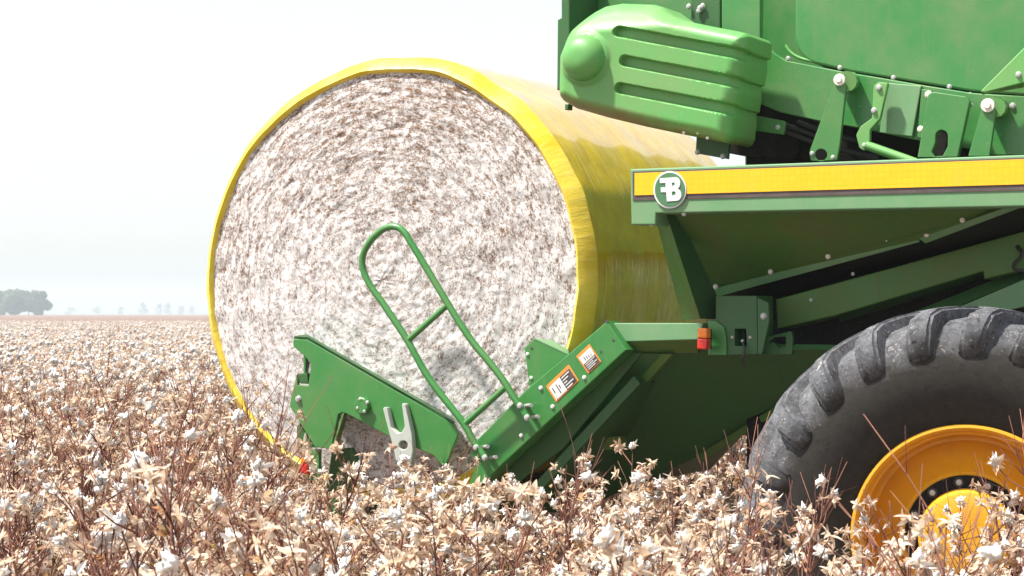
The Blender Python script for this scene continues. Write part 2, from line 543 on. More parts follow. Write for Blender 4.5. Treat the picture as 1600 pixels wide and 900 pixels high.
def join_meshes(parts):
    """[(mesh, slot)] -> one mesh with material slots"""
    bm = bmesh.new()
    for me, slot in parts:
        a = len(bm.faces)
        bm.from_mesh(me)
        bm.faces.ensure_lookup_table()
        for f in bm.faces[a:]: f.material_index = slot
    out = bpy.data.meshes.new('m')
    bm.to_mesh(out); bm.free()
    return out

# ------------------------------------------------------------------ ground
def disc(r, n=64, rings=(0.002, 0.01, 0.04, 0.15, 0.5, 1.0), z=0.0):
    verts, faces = [(0, 0, z)], []
    for q in rings:
        for i in range(n):
            a = 2 * math.pi * i / n
            verts.append((r * q * math.cos(a), r * q * math.sin(a), z))
    for i in range(n):
        j = (i + 1) % n
        faces.append((0, 1 + i, 1 + j))
        for k in range(len(rings) - 1):
            faces.append((1 + k * n + i, 1 + (k + 1) * n + i, 1 + (k + 1) * n + j, 1 + k * n + j))
    return me_from(verts, faces)
tag(link('ground', disc(2600), M['soil'], smooth=0), kind='structure')

# ------------------------------------------------------------------ haze
bm = bmesh.new()
bmesh.ops.create_cube(bm, size=1.0)
for v in bm.verts:
    v.co = Vector((v.co.x * 5300, v.co.y * 5300, -1.0 if v.co.z < 0 else 30.0))
hme = bpy.data.meshes.new('haze'); bm.to_mesh(hme); bm.free()
hm = bpy.data.materials.new('haze_air'); hm.use_nodes = True
hn, hl = hm.node_tree.nodes, hm.node_tree.links
hn.remove(hn['Principled BSDF'])
pv = hn.new('ShaderNodeVolumePrincipled')
pv.inputs['Color'].default_value = (0.86, 0.94, 1.0, 1)
pv.inputs['Density'].default_value = 0.0006
hl.new(pv.outputs[0], hn['Material Output'].inputs['Volume'])
tag(link('haze', hme, hm, smooth=0), kind='stuff')

# ------------------------------------------------------------------ harvester
H = empty('cotton_harvester', (X0, D0, 0), -ANG)
tag(H, 'big green harvester with yellow stripe and yellow wheel, carrying the round bale at its rear', 'harvester')

# --- side rail with stripe and badge
RS = 0.58
rail = plate('side_rail', cC([(62, 110), (1700, 51), (1700, 254), (162, 283), (160, 328), (66, 328)]), RS, 0.16, M['rail'], H, bev=0.006)
plate('border_band', cC([(72, 120), (1695, 62), (1695, 191), (72, 233)]), RS + 0.004, 0.004, M['band'], rail, bev=0.0005)
plate('reflective_stripe', cC([(79, 126), (1690, 68), (1690, 167), (79, 213)]), RS + 0.008, 0.004, M['stripe'], rail, bev=0.0005)
# badge: ring, disc and the joined letters in one mesh
bx, by = 1046.7, 296.3
ring = plate_mesh([[(bx + 25.8 * math.cos(a), by + 29.3 * math.sin(a)) for a in np.linspace(0, 2 * math.pi, 48, endpoint=False)]], RS + 0.012, 0.004, 0.0006)
dsc = plate_mesh([[(bx + 23.4 * math.cos(a), by + 26.7 * math.sin(a)) for a in np.linspace(0, 2 * math.pi, 48, endpoint=False)]], RS + 0.015, 0.004, 0.0006)
def arcpts(cx, cy, rx, ry, a0, a1, n=8):
    return [(cx + rx * math.cos(rad(a0 + (a1 - a0) * i / n)), cy + ry * math.sin(rad(a0 + (a1 - a0) * i / n))) for i in range(n + 1)]
# outline in the crop of the badge: bars of the F on the left, B on the right
glyph = [(380, 290), (575, 275)] + arcpts(575, 345, 48, 68, -80, 70) + [(600, 412)] + arcpts(580, 482, 56, 70, -65, 85) + [(465, 562), (458, 452), (395, 452), (392, 398), (452, 394), (449, 343), (384, 346)]
hole1 = [(524, 338)] + arcpts(545, 357, 14, 18, -80, 80, 5) + [(526, 377)]
hole2 = [(524, 445)] + arcpts(552, 464, 17, 22, -80, 80, 5) + [(527, 492)]
let = plate_mesh([cI(glyph), cI(hole1), cI(hole2)], RS + 0.018, 0.004, 0.0006)
link('round_badge', join_meshes([(ring, 0), (dsc, 1), (let, 0)]), [M['white'], M['badge']], rail, smooth=30)
for x, y in ((1018, 350), (1069, 334)):
    bolt(x, y, RS - 0.02, 4, rail)

# --- sloping wedge panel below the rail, with its flange
wedge = slab('hopper_panel', [(1052, 326, 0.44), (1640, 306, 0.46), (1600, 322, 0.42), (1432, 377, 0.14), (1110, 452, -0.20)], M['dusty'], H, 0.02)
slab('bottom_flange', [(1112, 452, -0.18), (1432, 370, 0.16), (1447, 376, 0.15), (1572, 325, 0.30), (1600, 318, 0.31), (1600, 328, 0.31), (1452, 377, 0.14), (1442, 375, 0.13), (1120, 464, -0.08)][:2] + [(1436, 378, 0.15), (1118, 464, -0.20)], M['rail'], wedge, 0.015)
slab('bottom_flange', [(1436, 372, 0.18), (1572, 324, 0.44), (1592, 325, 0.44), (1446, 380, 0.17)], M['rail'], wedge, 0.015)
for (x, y), s in zip(cC([(396, 570), (610, 512), (835, 452), (1068, 388), (1220, 366), (1360, 310)]), (-0.17, -0.06, 0.05, 0.14, 0.19, 0.31)):
    bolt(x, y, s + 0.02, 4.2, wedge, 'bush')
# added sheet whose black stands for the shadow behind the wedge
slab('shadow_sheet', [(1115, 462, -0.22), (1446, 378, 0.10), (1610, 318, 0.36), (1660, 370, -0.5), (1215, 470, -0.5)], M['iron_shade'], H, 0.02)

# --- brace
brace = slab('corner_brace', [(1021, 330, 0.40), (1040, 330, 0.46), (1094, 498, 0.14), (1066, 500, 0.08)], M['dusty'], H, 0.03)
slab('fold', [(1041, 330, 0.46), (1054, 326, 0.34), (1118, 462, 0.0), (1118, 499, 0.04), (1095, 498, 0.135)], M['shade_green'], brace, 0.02)

# --- bracket box with connector
box = plate('bracket_box', cC([(395, 605), (557, 605), (560, 835), (438, 837), (432, 742), (358, 700), (395, 698)]), 0.12, 0.22, M['shade_green'], H,
            holes=[round_poly(cC([(470, 735), (513, 735), (515, 803), (470, 800)]), 0.8, 2)])
plate('curved_cheek', cC([(360, 702), (395, 702), (428, 728), (436, 770), (438, 838), (365, 838), (368, 750)]), 0.135, 0.06, M['green'], box, bev=0.006)
ear = plate('ear_plate', round_poly(cC([(558, 612), (602, 632), (605, 705), (577, 832), (560, 836)]), 3), 0.16, 0.03, M['shade_green'], box)
for (x, y), r in zip(cC([(583, 685)]), (5.5,)): bolt(x, y, 0.16, r, ear)
plate('connector', cC([(476, 742), (508, 742), (508, 797), (476, 797)]), 0.02, 0.05, M['rubber'], box)
for x, y in cC([(460, 768), (530, 768), (500, 782)]): bolt(x, y, 0.12, 2.6, box)
plate('lower_lug', round_poly(cC([(578, 770), (690, 742), (697, 770), (694, 835), (578, 838)]), 4), 0.02, 0.03, M['shade_green'], H,
      holes=[round_poly(cC([(600, 790), (625, 768), (668, 765), (668, 803), (640, 808), (622, 786)]), 2)])
tube('cable', [P(1161, 534, 0.13), P(1163, 552, 0.155), P(1158, 562, 0.16), P(1164, 572, 0.14)], 0.006, M['rubber'], H)

# --- diagonal frame beam and lower members
beam = plate('frame_beam', cC([(630, 620), (1240, 452), (1720, 318), (1720, 480), (1445, 541), (1440, 512), (870, 682), (635, 735)]), -0.12, 0.20, M['dusty'], H, bev=0.008)
slab('lower_lip', [(1308, 493, -0.11), (1535, 426, -0.11), (1535, 436, -0.3), (1312, 503, -0.3)], M['shade_green'], beam, 0.01)
for x, y in cC([(768, 622), (932, 520)]): bolt(x, y, -0.12, 3, beam)
tube('hose', [P(1590, 385, -0.11), P(1597, 398, -0.08), P(1585, 418, -0.08), P(1605, 424, -0.11)], 0.010, M['rubber'], H)
slab('inner_strut', [(1420, 490, -0.25), (1600, 418, -0.25), (1600, 436, -0.2), (1445, 500, -0.2)], M['shade_green'], H, 0.08)
slab('inner_strut', [(1470, 492, -0.1), (1640, 420, -0.1), (1640, 470, -0.1), (1540, 492, -0.1)], M['rail'], H, 0.06)
# unseen machine bulk sized for its reflection in the wrap, plus black behind gaps
def box_local(name, a, b, mat, parent, bev=0.0):
    bm = bmesh.new()
    bmesh.ops.create_cube(bm, size=1.0)
    for v in bm.verts:
        v.co = Vector([(a[i] + b[i]) / 2 + v.co[i] * (b[i] - a[i]) for i in range(3)])
    if bev: bmesh.ops.bevel(bm, geom=bm.edges[:], offset=bev, segments=2, affect='EDGES')
    me = bpy.data.meshes.new('m'); bm.to_mesh(me); bm.free()
    return link(name, me, mat, parent, smooth=20)
t_in = P(1235, 300, -0.4).x
box_local('chassis', (1.75, 1.5, 1.05), (4.6, 3.9, 2.296), M['shade_green'], H)

box_local('chamber_body', (1.70, 1.4, 2.30), (5.2, 3.9, 5.6), M['shade_green'], H)
box_local('reflection_wall', (1.0, 2.62, 2.29), (1.9, 4.2, 5.7), M['shade_green'], H)  # added unseen wall that darkens the reflection in the bale wrap
box_local('gap_shade_panel', (t_in - 0.25, 0.43, 0.95), (4.6, 0.60, 2.75), M['iron_shade'], H)  # added black panel, stands for the shadow seen through the gaps

# --- lower cradle: panel, beams, lamp
slab('cradle_floor', [(975, 548, 0.02), (1110, 545, 0.02), (1275, 546, 0.02), (1345, 548, 0.0), (1345, 552, -0.02), (1200, 644, -0.48), (1088, 714, -0.78), (900, 800, -0.98), (760, 800, -0.88), (830, 705, -0.5)], M['shade_green'], H, 0.03, (0, 0.6, 0.8))
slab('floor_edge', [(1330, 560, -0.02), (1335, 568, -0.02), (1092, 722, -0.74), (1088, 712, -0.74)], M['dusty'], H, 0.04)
slab('inner_rib', [(978, 552, 0.06), (1050, 553, 0.06), (930, 684, -0.30), (850, 700, -0.30)], M['shade_green'], H, 0.05)
slab('arm_web', [(976, 550, 0.07), (1003, 551, 0.07), (880, 700, 0.02), (800, 760, 0.02), (790, 735, 0.02)], M['shade_green'], H, 0.03)
slab('rib_edge', [(1034, 553, 0.075), (1051, 553, 0.075), (931, 684, -0.285), (915, 684, -0.285)], M['dusty'], H, 0.05)
slab('floor_stop', [(917, 683, -0.20), (968, 682, -0.20), (980, 700, -0.24), (912, 706, -0.24)], M['dusty'], H, 0.06)
cb = plate('cradle_beam', cE([(700, 70), (1122, 70), (1100, 142), (748, 152)]), 0.14, 0.16, M['rail'], H, bev=0.004)
slab('lower_face', [(965, 534, 0.14), (1090, 531, 0.14), (1090, 551, 0.04), (982, 553, 0.04)], M['dusty'], cb, 0.05)
lamp = empty('tail_lamp', (0, 0, 0), 0, H)
plate('amber_lens', round_poly(cE([(1097, 90), (1137, 92), (1138, 137), (1094, 135)]), 3), 0.25, 0.06, M['amber'], lamp, bev=0.008)
plate('red_lens', round_poly(cE([(1094, 137), (1138, 138), (1136, 187), (1093, 185)]), 3), 0.25, 0.06, M['red'], lamp, bev=0.008)
plate('lamp_base', cE([(1096, 95), (1150, 96), (1150, 183), (1096, 182)]), 0.195, 0.03, M['iron_shade'], lamp)
# right cradle arm
arm = plate('cradle_arm', cE([(700, 60), (785, 187), (240, 690), (92, 838), (56, 864), (128, 690), (100, 650), (130, 580), (345, 360)]), 0.20, 0.13, M['green'], H, bev=0.006)
plate('guide_ear', cE([(375, 140), (335, 180), (347, 270), (358, 356), (500, 232), (530, 212), (450, 170)]), 0.16, 0.05, M['green'], arm)
slab('ear_top', [cE([(375, 139)])[0] + (0.162,), cE([(531, 211)])[0] + (0.162,), cE([(529, 190)])[0] + (0.0,), cE([(455, 150)])[0] + (0.0,)], M['rail'], arm, 0.006, (0, 0, 1))
for x, y in cE([(350, 206), (366, 310)]): bolt(x, y, 0.16, 3, arm, 'white')
for x, y in cE([(408, 355), (460, 437), (599, 309), (322, 563)]): bolt(x, y, 0.20, 3.6, arm, 'white')
for x, y in cE([(697, 62), (726, 145), (671, 194), (367, 180)]):
    s = 0.161 if x < 840 else 0.201
    plate('hole_rim', circle_px(x, y, 2.2, 10), s + 0.001, 0.004, M['ink'], arm, bev=0.0005)
def decal(outer, inner_parts, parent, s):
    parts = [(plate_mesh([outer], s, 0.003, 0.0004), 0)]
    for pts, slot, lift in inner_parts:
        parts.append((plate_mesh([pts], s + 0.002 + lift, 0.003, 0.0004), slot))
    return link('warning_decal', join_meshes(parts), [M['orange'], M['white'], M['ink']], parent, smooth=0)
def quad_sub(q, a0, a1, b0, b1):
    q = [Vector(v) for v in q]
    f = lambda a, b: (q[0] * (1 - a) * (1 - b) + q[1] * a * (1 - b) + q[2] * a * b + q[3] * (1 - a) * b)
    return [tuple(f(a0, b0)), tuple(f(a1, b0)), tuple(f(a1, b1)), tuple(f(a0, b1))]
q1 = cH([(188, 600), (478, 325), (608, 530), (318, 805)])
lines = [(quad_sub(q1, 0.55, 0.88 - 0.1 * (k % 3), 0.24 + 0.15 * k, 0.30 + 0.15 * k), 1, 0.002) for k in range(5)]
fig1 = [(quad_sub(q1, 0.14, 0.30, 0.35, 0.55), 2, 0.002)] * 0 + [(quad_sub(q1, 0.12 + 0.08 * k, 0.15 + 0.08 * k, 0.3 + 0.12 * (k % 2), 0.6 + 0.1 * (k % 3)), 2, 0.002) for k in (0, 2, 3)]
decal(round_poly(q1, 1.5), [(quad_sub(q1, 0.05, 0.52, 0.16, 0.93), 1, 0), (quad_sub(q1, 0.52, 0.95, 0.16, 0.93), 2, 0)] + lines + fig1, arm, 0.203)
q2 = cH([(575, 220), (742, 62), (895, 285), (730, 440)])
lines = [(quad_sub(q2, 0.14, 0.86 - 0.2 * (k % 2), 0.58 + 0.09 * k, 0.615 + 0.09 * k), 1, 0.002) for k in range(4)]
fig2 = [(quad_sub(q2, 0.3 + 0.14 * k, 0.34 + 0.14 * k, 0.26 + 0.04 * k, 0.45), 2, 0.002) for k in range(4)]
decal(round_poly(q2, 1.5), [(quad_sub(q2, 0.07, 0.93, 0.14, 0.53), 1, 0), (quad_sub(q2, 0.07, 0.93, 0.53, 0.95), 2, 0)] + lines + fig2, arm, 0.203)
# sloping bed of the cradle that carries the bale (runs the bale's full width)
def bed(name, p0, p1, s0, s1, th, mat):
    a, b = P(*p0, s0), P(*p1, s0)
    d = (b - a); nrm = Vector((-d.z, 0, d.x)).normalized() * th
    v = [Vector((q.x, y, q.z)) for y in (-s0, -s1) for q in (a, b, b + nrm, a + nrm)]
    me = me_from(v, [(0, 1, 2, 3), (7, 6, 5, 4), (0, 4, 5, 1), (1, 5, 6, 2), (2, 6, 7, 3), (3, 7, 4, 0)])
    bm = bmesh.new(); bm.from_mesh(me); bmesh.ops.recalc_face_normals(bm, faces=bm.faces); bm.to_mesh(me); bm.free()
    return link(name, me, mat, H, smooth=20)
bed('cradle_bed', (990, 588), (818, 774), 0.05, -2.4, 0.05, M['shade_green'])
# far arms, seen from a step to the side
# rollers that carry the bale
for ang_ in (-104, -62):
    cx, cz = (1.152 * 1.085 + 0.062) * math.cos(rad(ang_)) - 0.075, BALE_Z + (1.152 * 1.07 + 0.064) * math.sin(rad(ang_))
    tube('cradle_roller', [(cx, 0.02, cz), (cx, 2.40, cz)], 0.06, M['shade_green'], H, bez=False)

# left fork plate
fk = [(127, 66), (200, 68), (640, 320), (950, 500), (972, 520), (930, 575), (845, 655), (700, 610), (625, 572), (408, 455), (383, 448), (362, 458), (325, 638), (240, 628), (108, 408), (110, 395), (145, 250), (148, 300), (205, 310), (222, 190), (180, 150), (127, 103)]
fk = [(127, 66), (200, 68), (640, 322), (960, 508), (985, 560), (915, 740), (860, 672), (625, 572), (408, 455), (383, 448), (362, 458), (325, 638), (240, 628), (108, 415), (110, 395), (145, 250), (150, 305), (205, 310), (220, 192), (180, 150), (127, 105)]
fork = plate('fork_plate', cG(fk), 0.20, 0.025, M['green'], H, bev=0.004)
slab('top_flange', [cG([(130, 64)])[0] + (0.198,), cG([(205, 68)])[0] + (0.198,), cG([(968, 508)])[0] + (0.198,), cG([(968, 490)])[0] + (0.02,), cG([(200, 52)])[0] + (0.02,), cG([(150, 58)])[0] + (0.02,)], M['shade_green'], fork, 0.012, (0, 0, 1))
slab('leg_flange', [cG([(384, 449)])[0] + (0.198,), cG([(402, 452)])[0] + (0.06,), cG([(352, 655)])[0] + (0.06,), cG([(326, 640)])[0] + (0.198,)], M['dusty'], fork, 0.012, (1, 0, 0))
slab('leg_flange', [cG([(182, 150)])[0] + (0.12,), cG([(204, 190)])[0] + (0.04,), cG([(192, 296)])[0] + (0.04,), cG([(180, 296)])[0] + (0.12,)], M['green'], fork, 0.012, (1, 0, 0))
plate('hook_pad', cG([(152, 245), (200, 245), (206, 300), (150, 295)]), 0.14, 0.08, M['shade_green'], fork)
boss = link('hub_boss', lathe_mesh([(0, 1.0), (0.8, 1.0), (0.9, 0.9), (0.9, 0.0)], 28), M['green'], fork)
k_ = 12.6 / ppm(569, 0.2)
boss.scale = (k_, k_ * 0.8, k_); boss.location = P(*cG([(496, 412)])[0], 0.2)
for x, y in cG([(478, 378), (514, 396), (464, 425), (500, 442)]): bolt(x, y, 0.226, 3.2, fork)
plate('square_socket', cG([(490, 396), (502, 408), (490, 424), (478, 410)]), 0.229, 0.006, M['ink'], fork, bev=0.0005)
bolt(*cG([(156, 378)])[0], 0.20, 5.5, fork)
# grey Y-shaped latch
yl = [(594, 428), (600, 421), (614, 421), (636, 525), (668, 556), (692, 550), (708, 520), (692, 404), (702, 399), (710, 408), (744, 560), (750, 650), (738, 720), (662, 700), (646, 620), (628, 560)]
latch = plate('latch_fork', round_poly(cG(yl), 1.2, 2), 0.245, 0.04, M['grey'], H, holes=[circle_px(*cG([(700, 618)])[0], 7, 14)])
# lower leg of the fork with its lamp
leg = plate('fork_leg', cG([(205, 640), (262, 640), (262, 800), (205, 800)]), 0.16, 0.03, M['green'], H)
plate('leg_wing', cG([(145, 520), (160, 505), (240, 628), (215, 632), (145, 632)]), 0.16, 0.05, M['shade_green'], leg)
slab('leg_wedge', [cG([(330, 640)])[0] + (0.15,), cG([(430, 630)])[0] + (0.05,), cG([(490, 760)])[0] + (0.02,), cG([(420, 860)])[0] + (0.0,), cG([(300, 860)])[0] + (0.10,)], M['shade_green'], leg, 0.03)
ml = empty('marker_lamp', (0, 0, 0), 0, H)
plate('amber_lens', round_poly(cG([(168, 655), (200, 655), (202, 712), (164, 712)]), 1.5), 0.20, 0.05, M['amber'], ml, bev=0.008)
plate('red_lens', round_poly(cG([(164, 713), (202, 713), (202, 768), (162, 768)]), 1.5), 0.20, 0.05, M['red'], ml, bev=0.008)

# hoop guard
hp = cD([(655, 768), (622, 722), (595, 672), (560, 625), (510, 562), (470, 505), (440, 452), (414, 405), (345, 300), (283, 205), (272, 165), (275, 135), (295, 97), (322, 68), (348, 52), (380, 50), (402, 65), (425, 100), (480, 190), (540, 290), (585, 362), (622, 415), (672, 475), (710, 525), (745, 580), (790, 648)])
HS = 0.27
guard = tube('guard_hoop', [P(x, y, HS) for x, y in hp], 0.0185, M['green'], H)
for a, b in (((414, 405), (540, 292)), ((592, 666), (722, 548))):
    tube('rung', [P(*cD([a])[0], HS), P(*cD([b])[0], HS)], 0.0165, M['green'], guard, bez=False)
for (x, y), (x2, y2) in zip(cD([(765, 608), (787, 645), (628, 738), (655, 770)]), cD([(800, 606), (822, 641), (664, 735), (690, 768)])):
    bolt(x, y, HS + 0.012, 5.2, guard)
    pin = tube('pin', [P(x2, y2, HS + 0.01), P(x2 - 9, y2 + 1, 0.19)], 0.010, M['steel'], guard, bez=False)

# --- upper body
BS = 0.0
bodyp = plate('chamber_panel', [(884, -60), (1900, -60), (1900, 260), (1450, 235), (1370, 150), (1180, 150), (884, 120)], BS - 0.28, 0.03, M['panel'], H)
plate('reflection_step_panel', round_poly([(1243, -60), (1900, -60), (1900, 170), (1520, 143), (1330, 112), (1262, 96), (1243, 72)], [0, 0, 0, 0, 0, 14, 22]), BS - 0.02, 0.22, M['panel'], H, bev=0.012)  # step added along a dark reflection's edge: shade put into the shape
plate('pillar', [(1128, -60), (1189, -60), (1188, 60), (1200, 90), (1190, 120), (1128, 120)], BS, 0.05, M['panel'], H, bev=0.006)
plate('pillar', [(1080, -60), (1126, -60), (1126, 100), (1080, 90)], BS - 0.03, 0.05, M['shade_green'], H, bev=0.006)
gate = plate('gate_edge', [(877, -60), (890, -60), (890, 140), (870, 140), (871, 30), (877, 27)], 0.06, 0.35, M['shade_green'], H, bev=0.006)
fl = plate('lower_flange', cB([(100, 245), (140, 250), (180, 290), (240, 325), (530, 382), (740, 417), (970, 457), (1240, 500), (1300, 505), (1900, 540), (1900, 840), (1300, 838), (1290, 815), (960, 760), (740, 715), (620, 690), (420, 655), (200, 605), (75, 550), (60, 400)]), BS + 0.03, 0.04, M['panel'], H, bev=0.005)
gus = plate('corner_gusset', cB([(1290, 492), (1523, 258), (1800, 100), (1800, 420), (1523, 447), (1310, 502)]), 0.16, 0.05, M['cover'], H, bev=0.006)
bolt(*cB([(1498, 402)])[0], 0.16, 5, gus)
slab('gusset_lip', [cB([(1296, 498)])[0] + (0.165,), cB([(1523, 448)])[0] + (0.165,), cB([(1523, 470)])[0] + (0.10,), cB([(1300, 510)])[0] + (0.10,)], M['dusty'], gus, 0.01)
tube('bead', [P(*q, BS - 0.03) for q in cB([(235, 243), (262, 280), (310, 310), (380, 328), (545, 352)])], 0.008, M['cover'], H)
for x, y in cB([(250, 315), (530, 364), (820, 418), (1123, 468), (1235, 512)]): bolt(x, y, BS + 0.02, 4, fl)
bolt(*cB([(1465, 572)])[0], BS + 0.03, 5, fl)
# welded pad
plate('weld_pad', cB([(792, 446), (970, 462), (920, 738), (742, 716)]), BS + 0.06, 0.03, M['rail'], fl)
plate('lever_pad', round_poly(cB([(970, 478), (1030, 488), (1010, 760), (948, 742)]), 2), BS + 0.055, 0.025, M['green'], fl)
# lift arms
def lift_arm(out, piv, rpx, s, hole=None):
    holes = [circle_px(*cB([hole])[0], 9.3, 20)] if hole else []
    a = plate('lift_arm', out, s, 0.025, M['green'], H, holes=holes, bev=0.003)
    px, py = cB([piv])[0]
    bush = link('pivot_bush', lathe_mesh([(0, 1.0), (0.35, 1.0), (0.45, 0.92), (0.45, 0.55), (0.6, 0.5), (0.75, 0.42), (0.75, 0)], 24), M['bush'], a)
    k = rpx / ppm(px, s); bush.scale = (k, k, k); bush.location = P(px, py, s)
    tube('pivot_tube', [P(px + 10, py + 2, s - 0.02), P(px + 16, py + 3, BS)], 0.05, M['cover'], a, bez=False)
    return a
la = lift_arm(round_poly(cB([(497, 455), (530, 420), (563, 455), (527, 790), (512, 868), (372, 870), (362, 822)]), 2.5, 3), (530, 431), 9.5, 0.17, (427, 837))
for x, y in cB([(378, 830), (491, 851)]): bolt(x, y, 0.17, 3.8, la)
lift_arm(round_poly(cB([(1298, 590), (1335, 540), (1374, 592), (1338, 845), (1222, 845)]), 2.5, 3), (1333, 570), 11, 0.17)
tube('hole_sleeve', [P(*cB([(427, 837)])[0], 0.168), P(*cB([(430, 835)])[0], 0.05)], 0.026, M['iron_shade'], H, bez=False)
# cranked link
ck = plate('cranked_link', round_poly(cB([(712, 462), (738, 442), (790, 446), (746, 642), (692, 702), (690, 772), (662, 816), (634, 800), (616, 730), (640, 682), (702, 638)]), 2.0, 3), 0.13, 0.03, M['cover'], H)
for (x, y), r in zip(cB([(742, 473), (715, 597), (661, 785)]), (5.2, 5, 3.8)): bolt(x, y, 0.13, r, ck)
tube('push_rod', [P(*cB([(672, 785)])[0], 0.12), P(*cB([(940, 880)])[0], 0.12)], 0.022, M['cover'], ck, bez=False)
# slotted plate
slot = cB([(1047, 735)] + arcpts(1080, 735, 33, 32, 180, 360) + [(1112, 790), (1085, 842), (1040, 845), (1025, 820), (1046, 770)])
sl = plate('slotted_plate', round_poly(cB([(1008, 508), (1032, 494), (1212, 520), (1232, 548), (1166, 850), (948, 852), (985, 640)]), 2, 3), 0.15, 0.04, M['green'], H, holes=[slot])
for (x, y), r in zip(cB([(1010, 510), (967, 698)]), (6, 5.5)): bolt(x, y, 0.10, r, fl, 'bush')
plate('slot_back', cB([(1000, 690), (1130, 690), (1130, 860), (1000, 860)]), 0.05, 0.01, M['iron_shade'], sl)
bolt(*cB([(1240, 566)])[0], 0.10, 3.2, fl)
# black plate standing in for the shaded gap below the flange, with hoses
plate('gap_shade_plate', [(1148, 170), (1180, 160), (1640, 215), (1640, 262), (1240, 250), (1137, 239), (1137, 215)], -0.22, 0.30, M['iron_shade'], H)
for a in ([(225, 672), (420, 745), (520, 800), (740, 850)], [(225, 705), (380, 765), (560, 815), (730, 860)], [(300, 660), (500, 730), (700, 780), (900, 850)]):
    tube('hydraulic_hose', [P(*q, -0.12) for q in cB(a)], 0.013, M['rubber'], H)
tab = plate('cover_tab', round_poly(cB([(-10, 610), (225, 652), (236, 662), (226, 728), (-10, 695)]), 2), 0.05, 0.02, M['green'], H)
bolt(*cB([(193, 688)])[0], 0.05, 4, tab)
tab2 = plate('mount_tab', cA([(790, 730), (970, 770), (962, 860), (785, 828)]), 0.10, 0.02, M['shade_green'], H)
for x, y in cA([(797, 822), (934, 845)]): bolt(x, y, 0.10, 4.5, tab2)
plate('pivot_drum', circle_px(1232, 232, 17, 24), -0.18, 0.1, M['iron_shade'], H)
for x, y in cA([(750, 33), (825, 30), (805, 56)]): bolt(x, y, BS - 0.02, 4.5, bodyp)
for x, y in ((1094, 12),): bolt(x, y, BS - 0.02, 4.5, bodyp)

# dust and oil caked along the lower edge of the moulded cover
def soiled():
    m = M['cover'].copy(); m.name = 'soiled_green_plastic'
    n, l = m.node_tree.nodes, m.node_tree.links
    b = n['Principled BSDF']
    old = b.inputs['Base Color'].links[0].from_socket
    a_, b_ = P(*cA([(60, 545)])[0], 0.46), P(*cA([(980, 785)])[0], 0.46)
    k = (b_.z - a_.z) / (b_.x - a_.x)
    tc = n.new('ShaderNodeTexCoord'); sx = n.new('ShaderNodeSeparateXYZ'); l.new(tc.outputs['Object'], sx.inputs[0])
    up = math_node(n, l, 'SUBTRACT', math_node(n, l, 'SUBTRACT', sx.outputs[2], math_node(n, l, 'MULTIPLY', sx.outputs[0], k)), a_.z - k * a_.x)
    nz = noise_node(n, l, 9, 7, 0.7)
    e = math_node(n, l, 'SUBTRACT', up, math_node(n, l, 'MULTIPLY', nz, 0.11))
    f = ramp(n, l, math_node(n, l, 'ADD', e, 0.5), [(0.435, 0.85), (0.50, 0.0)])
    l.new(mix(n, l, f, old, (0.20, 0.105, 0.035)), b.inputs['Base Color'])
    return m
M['soiled'] = soiled()
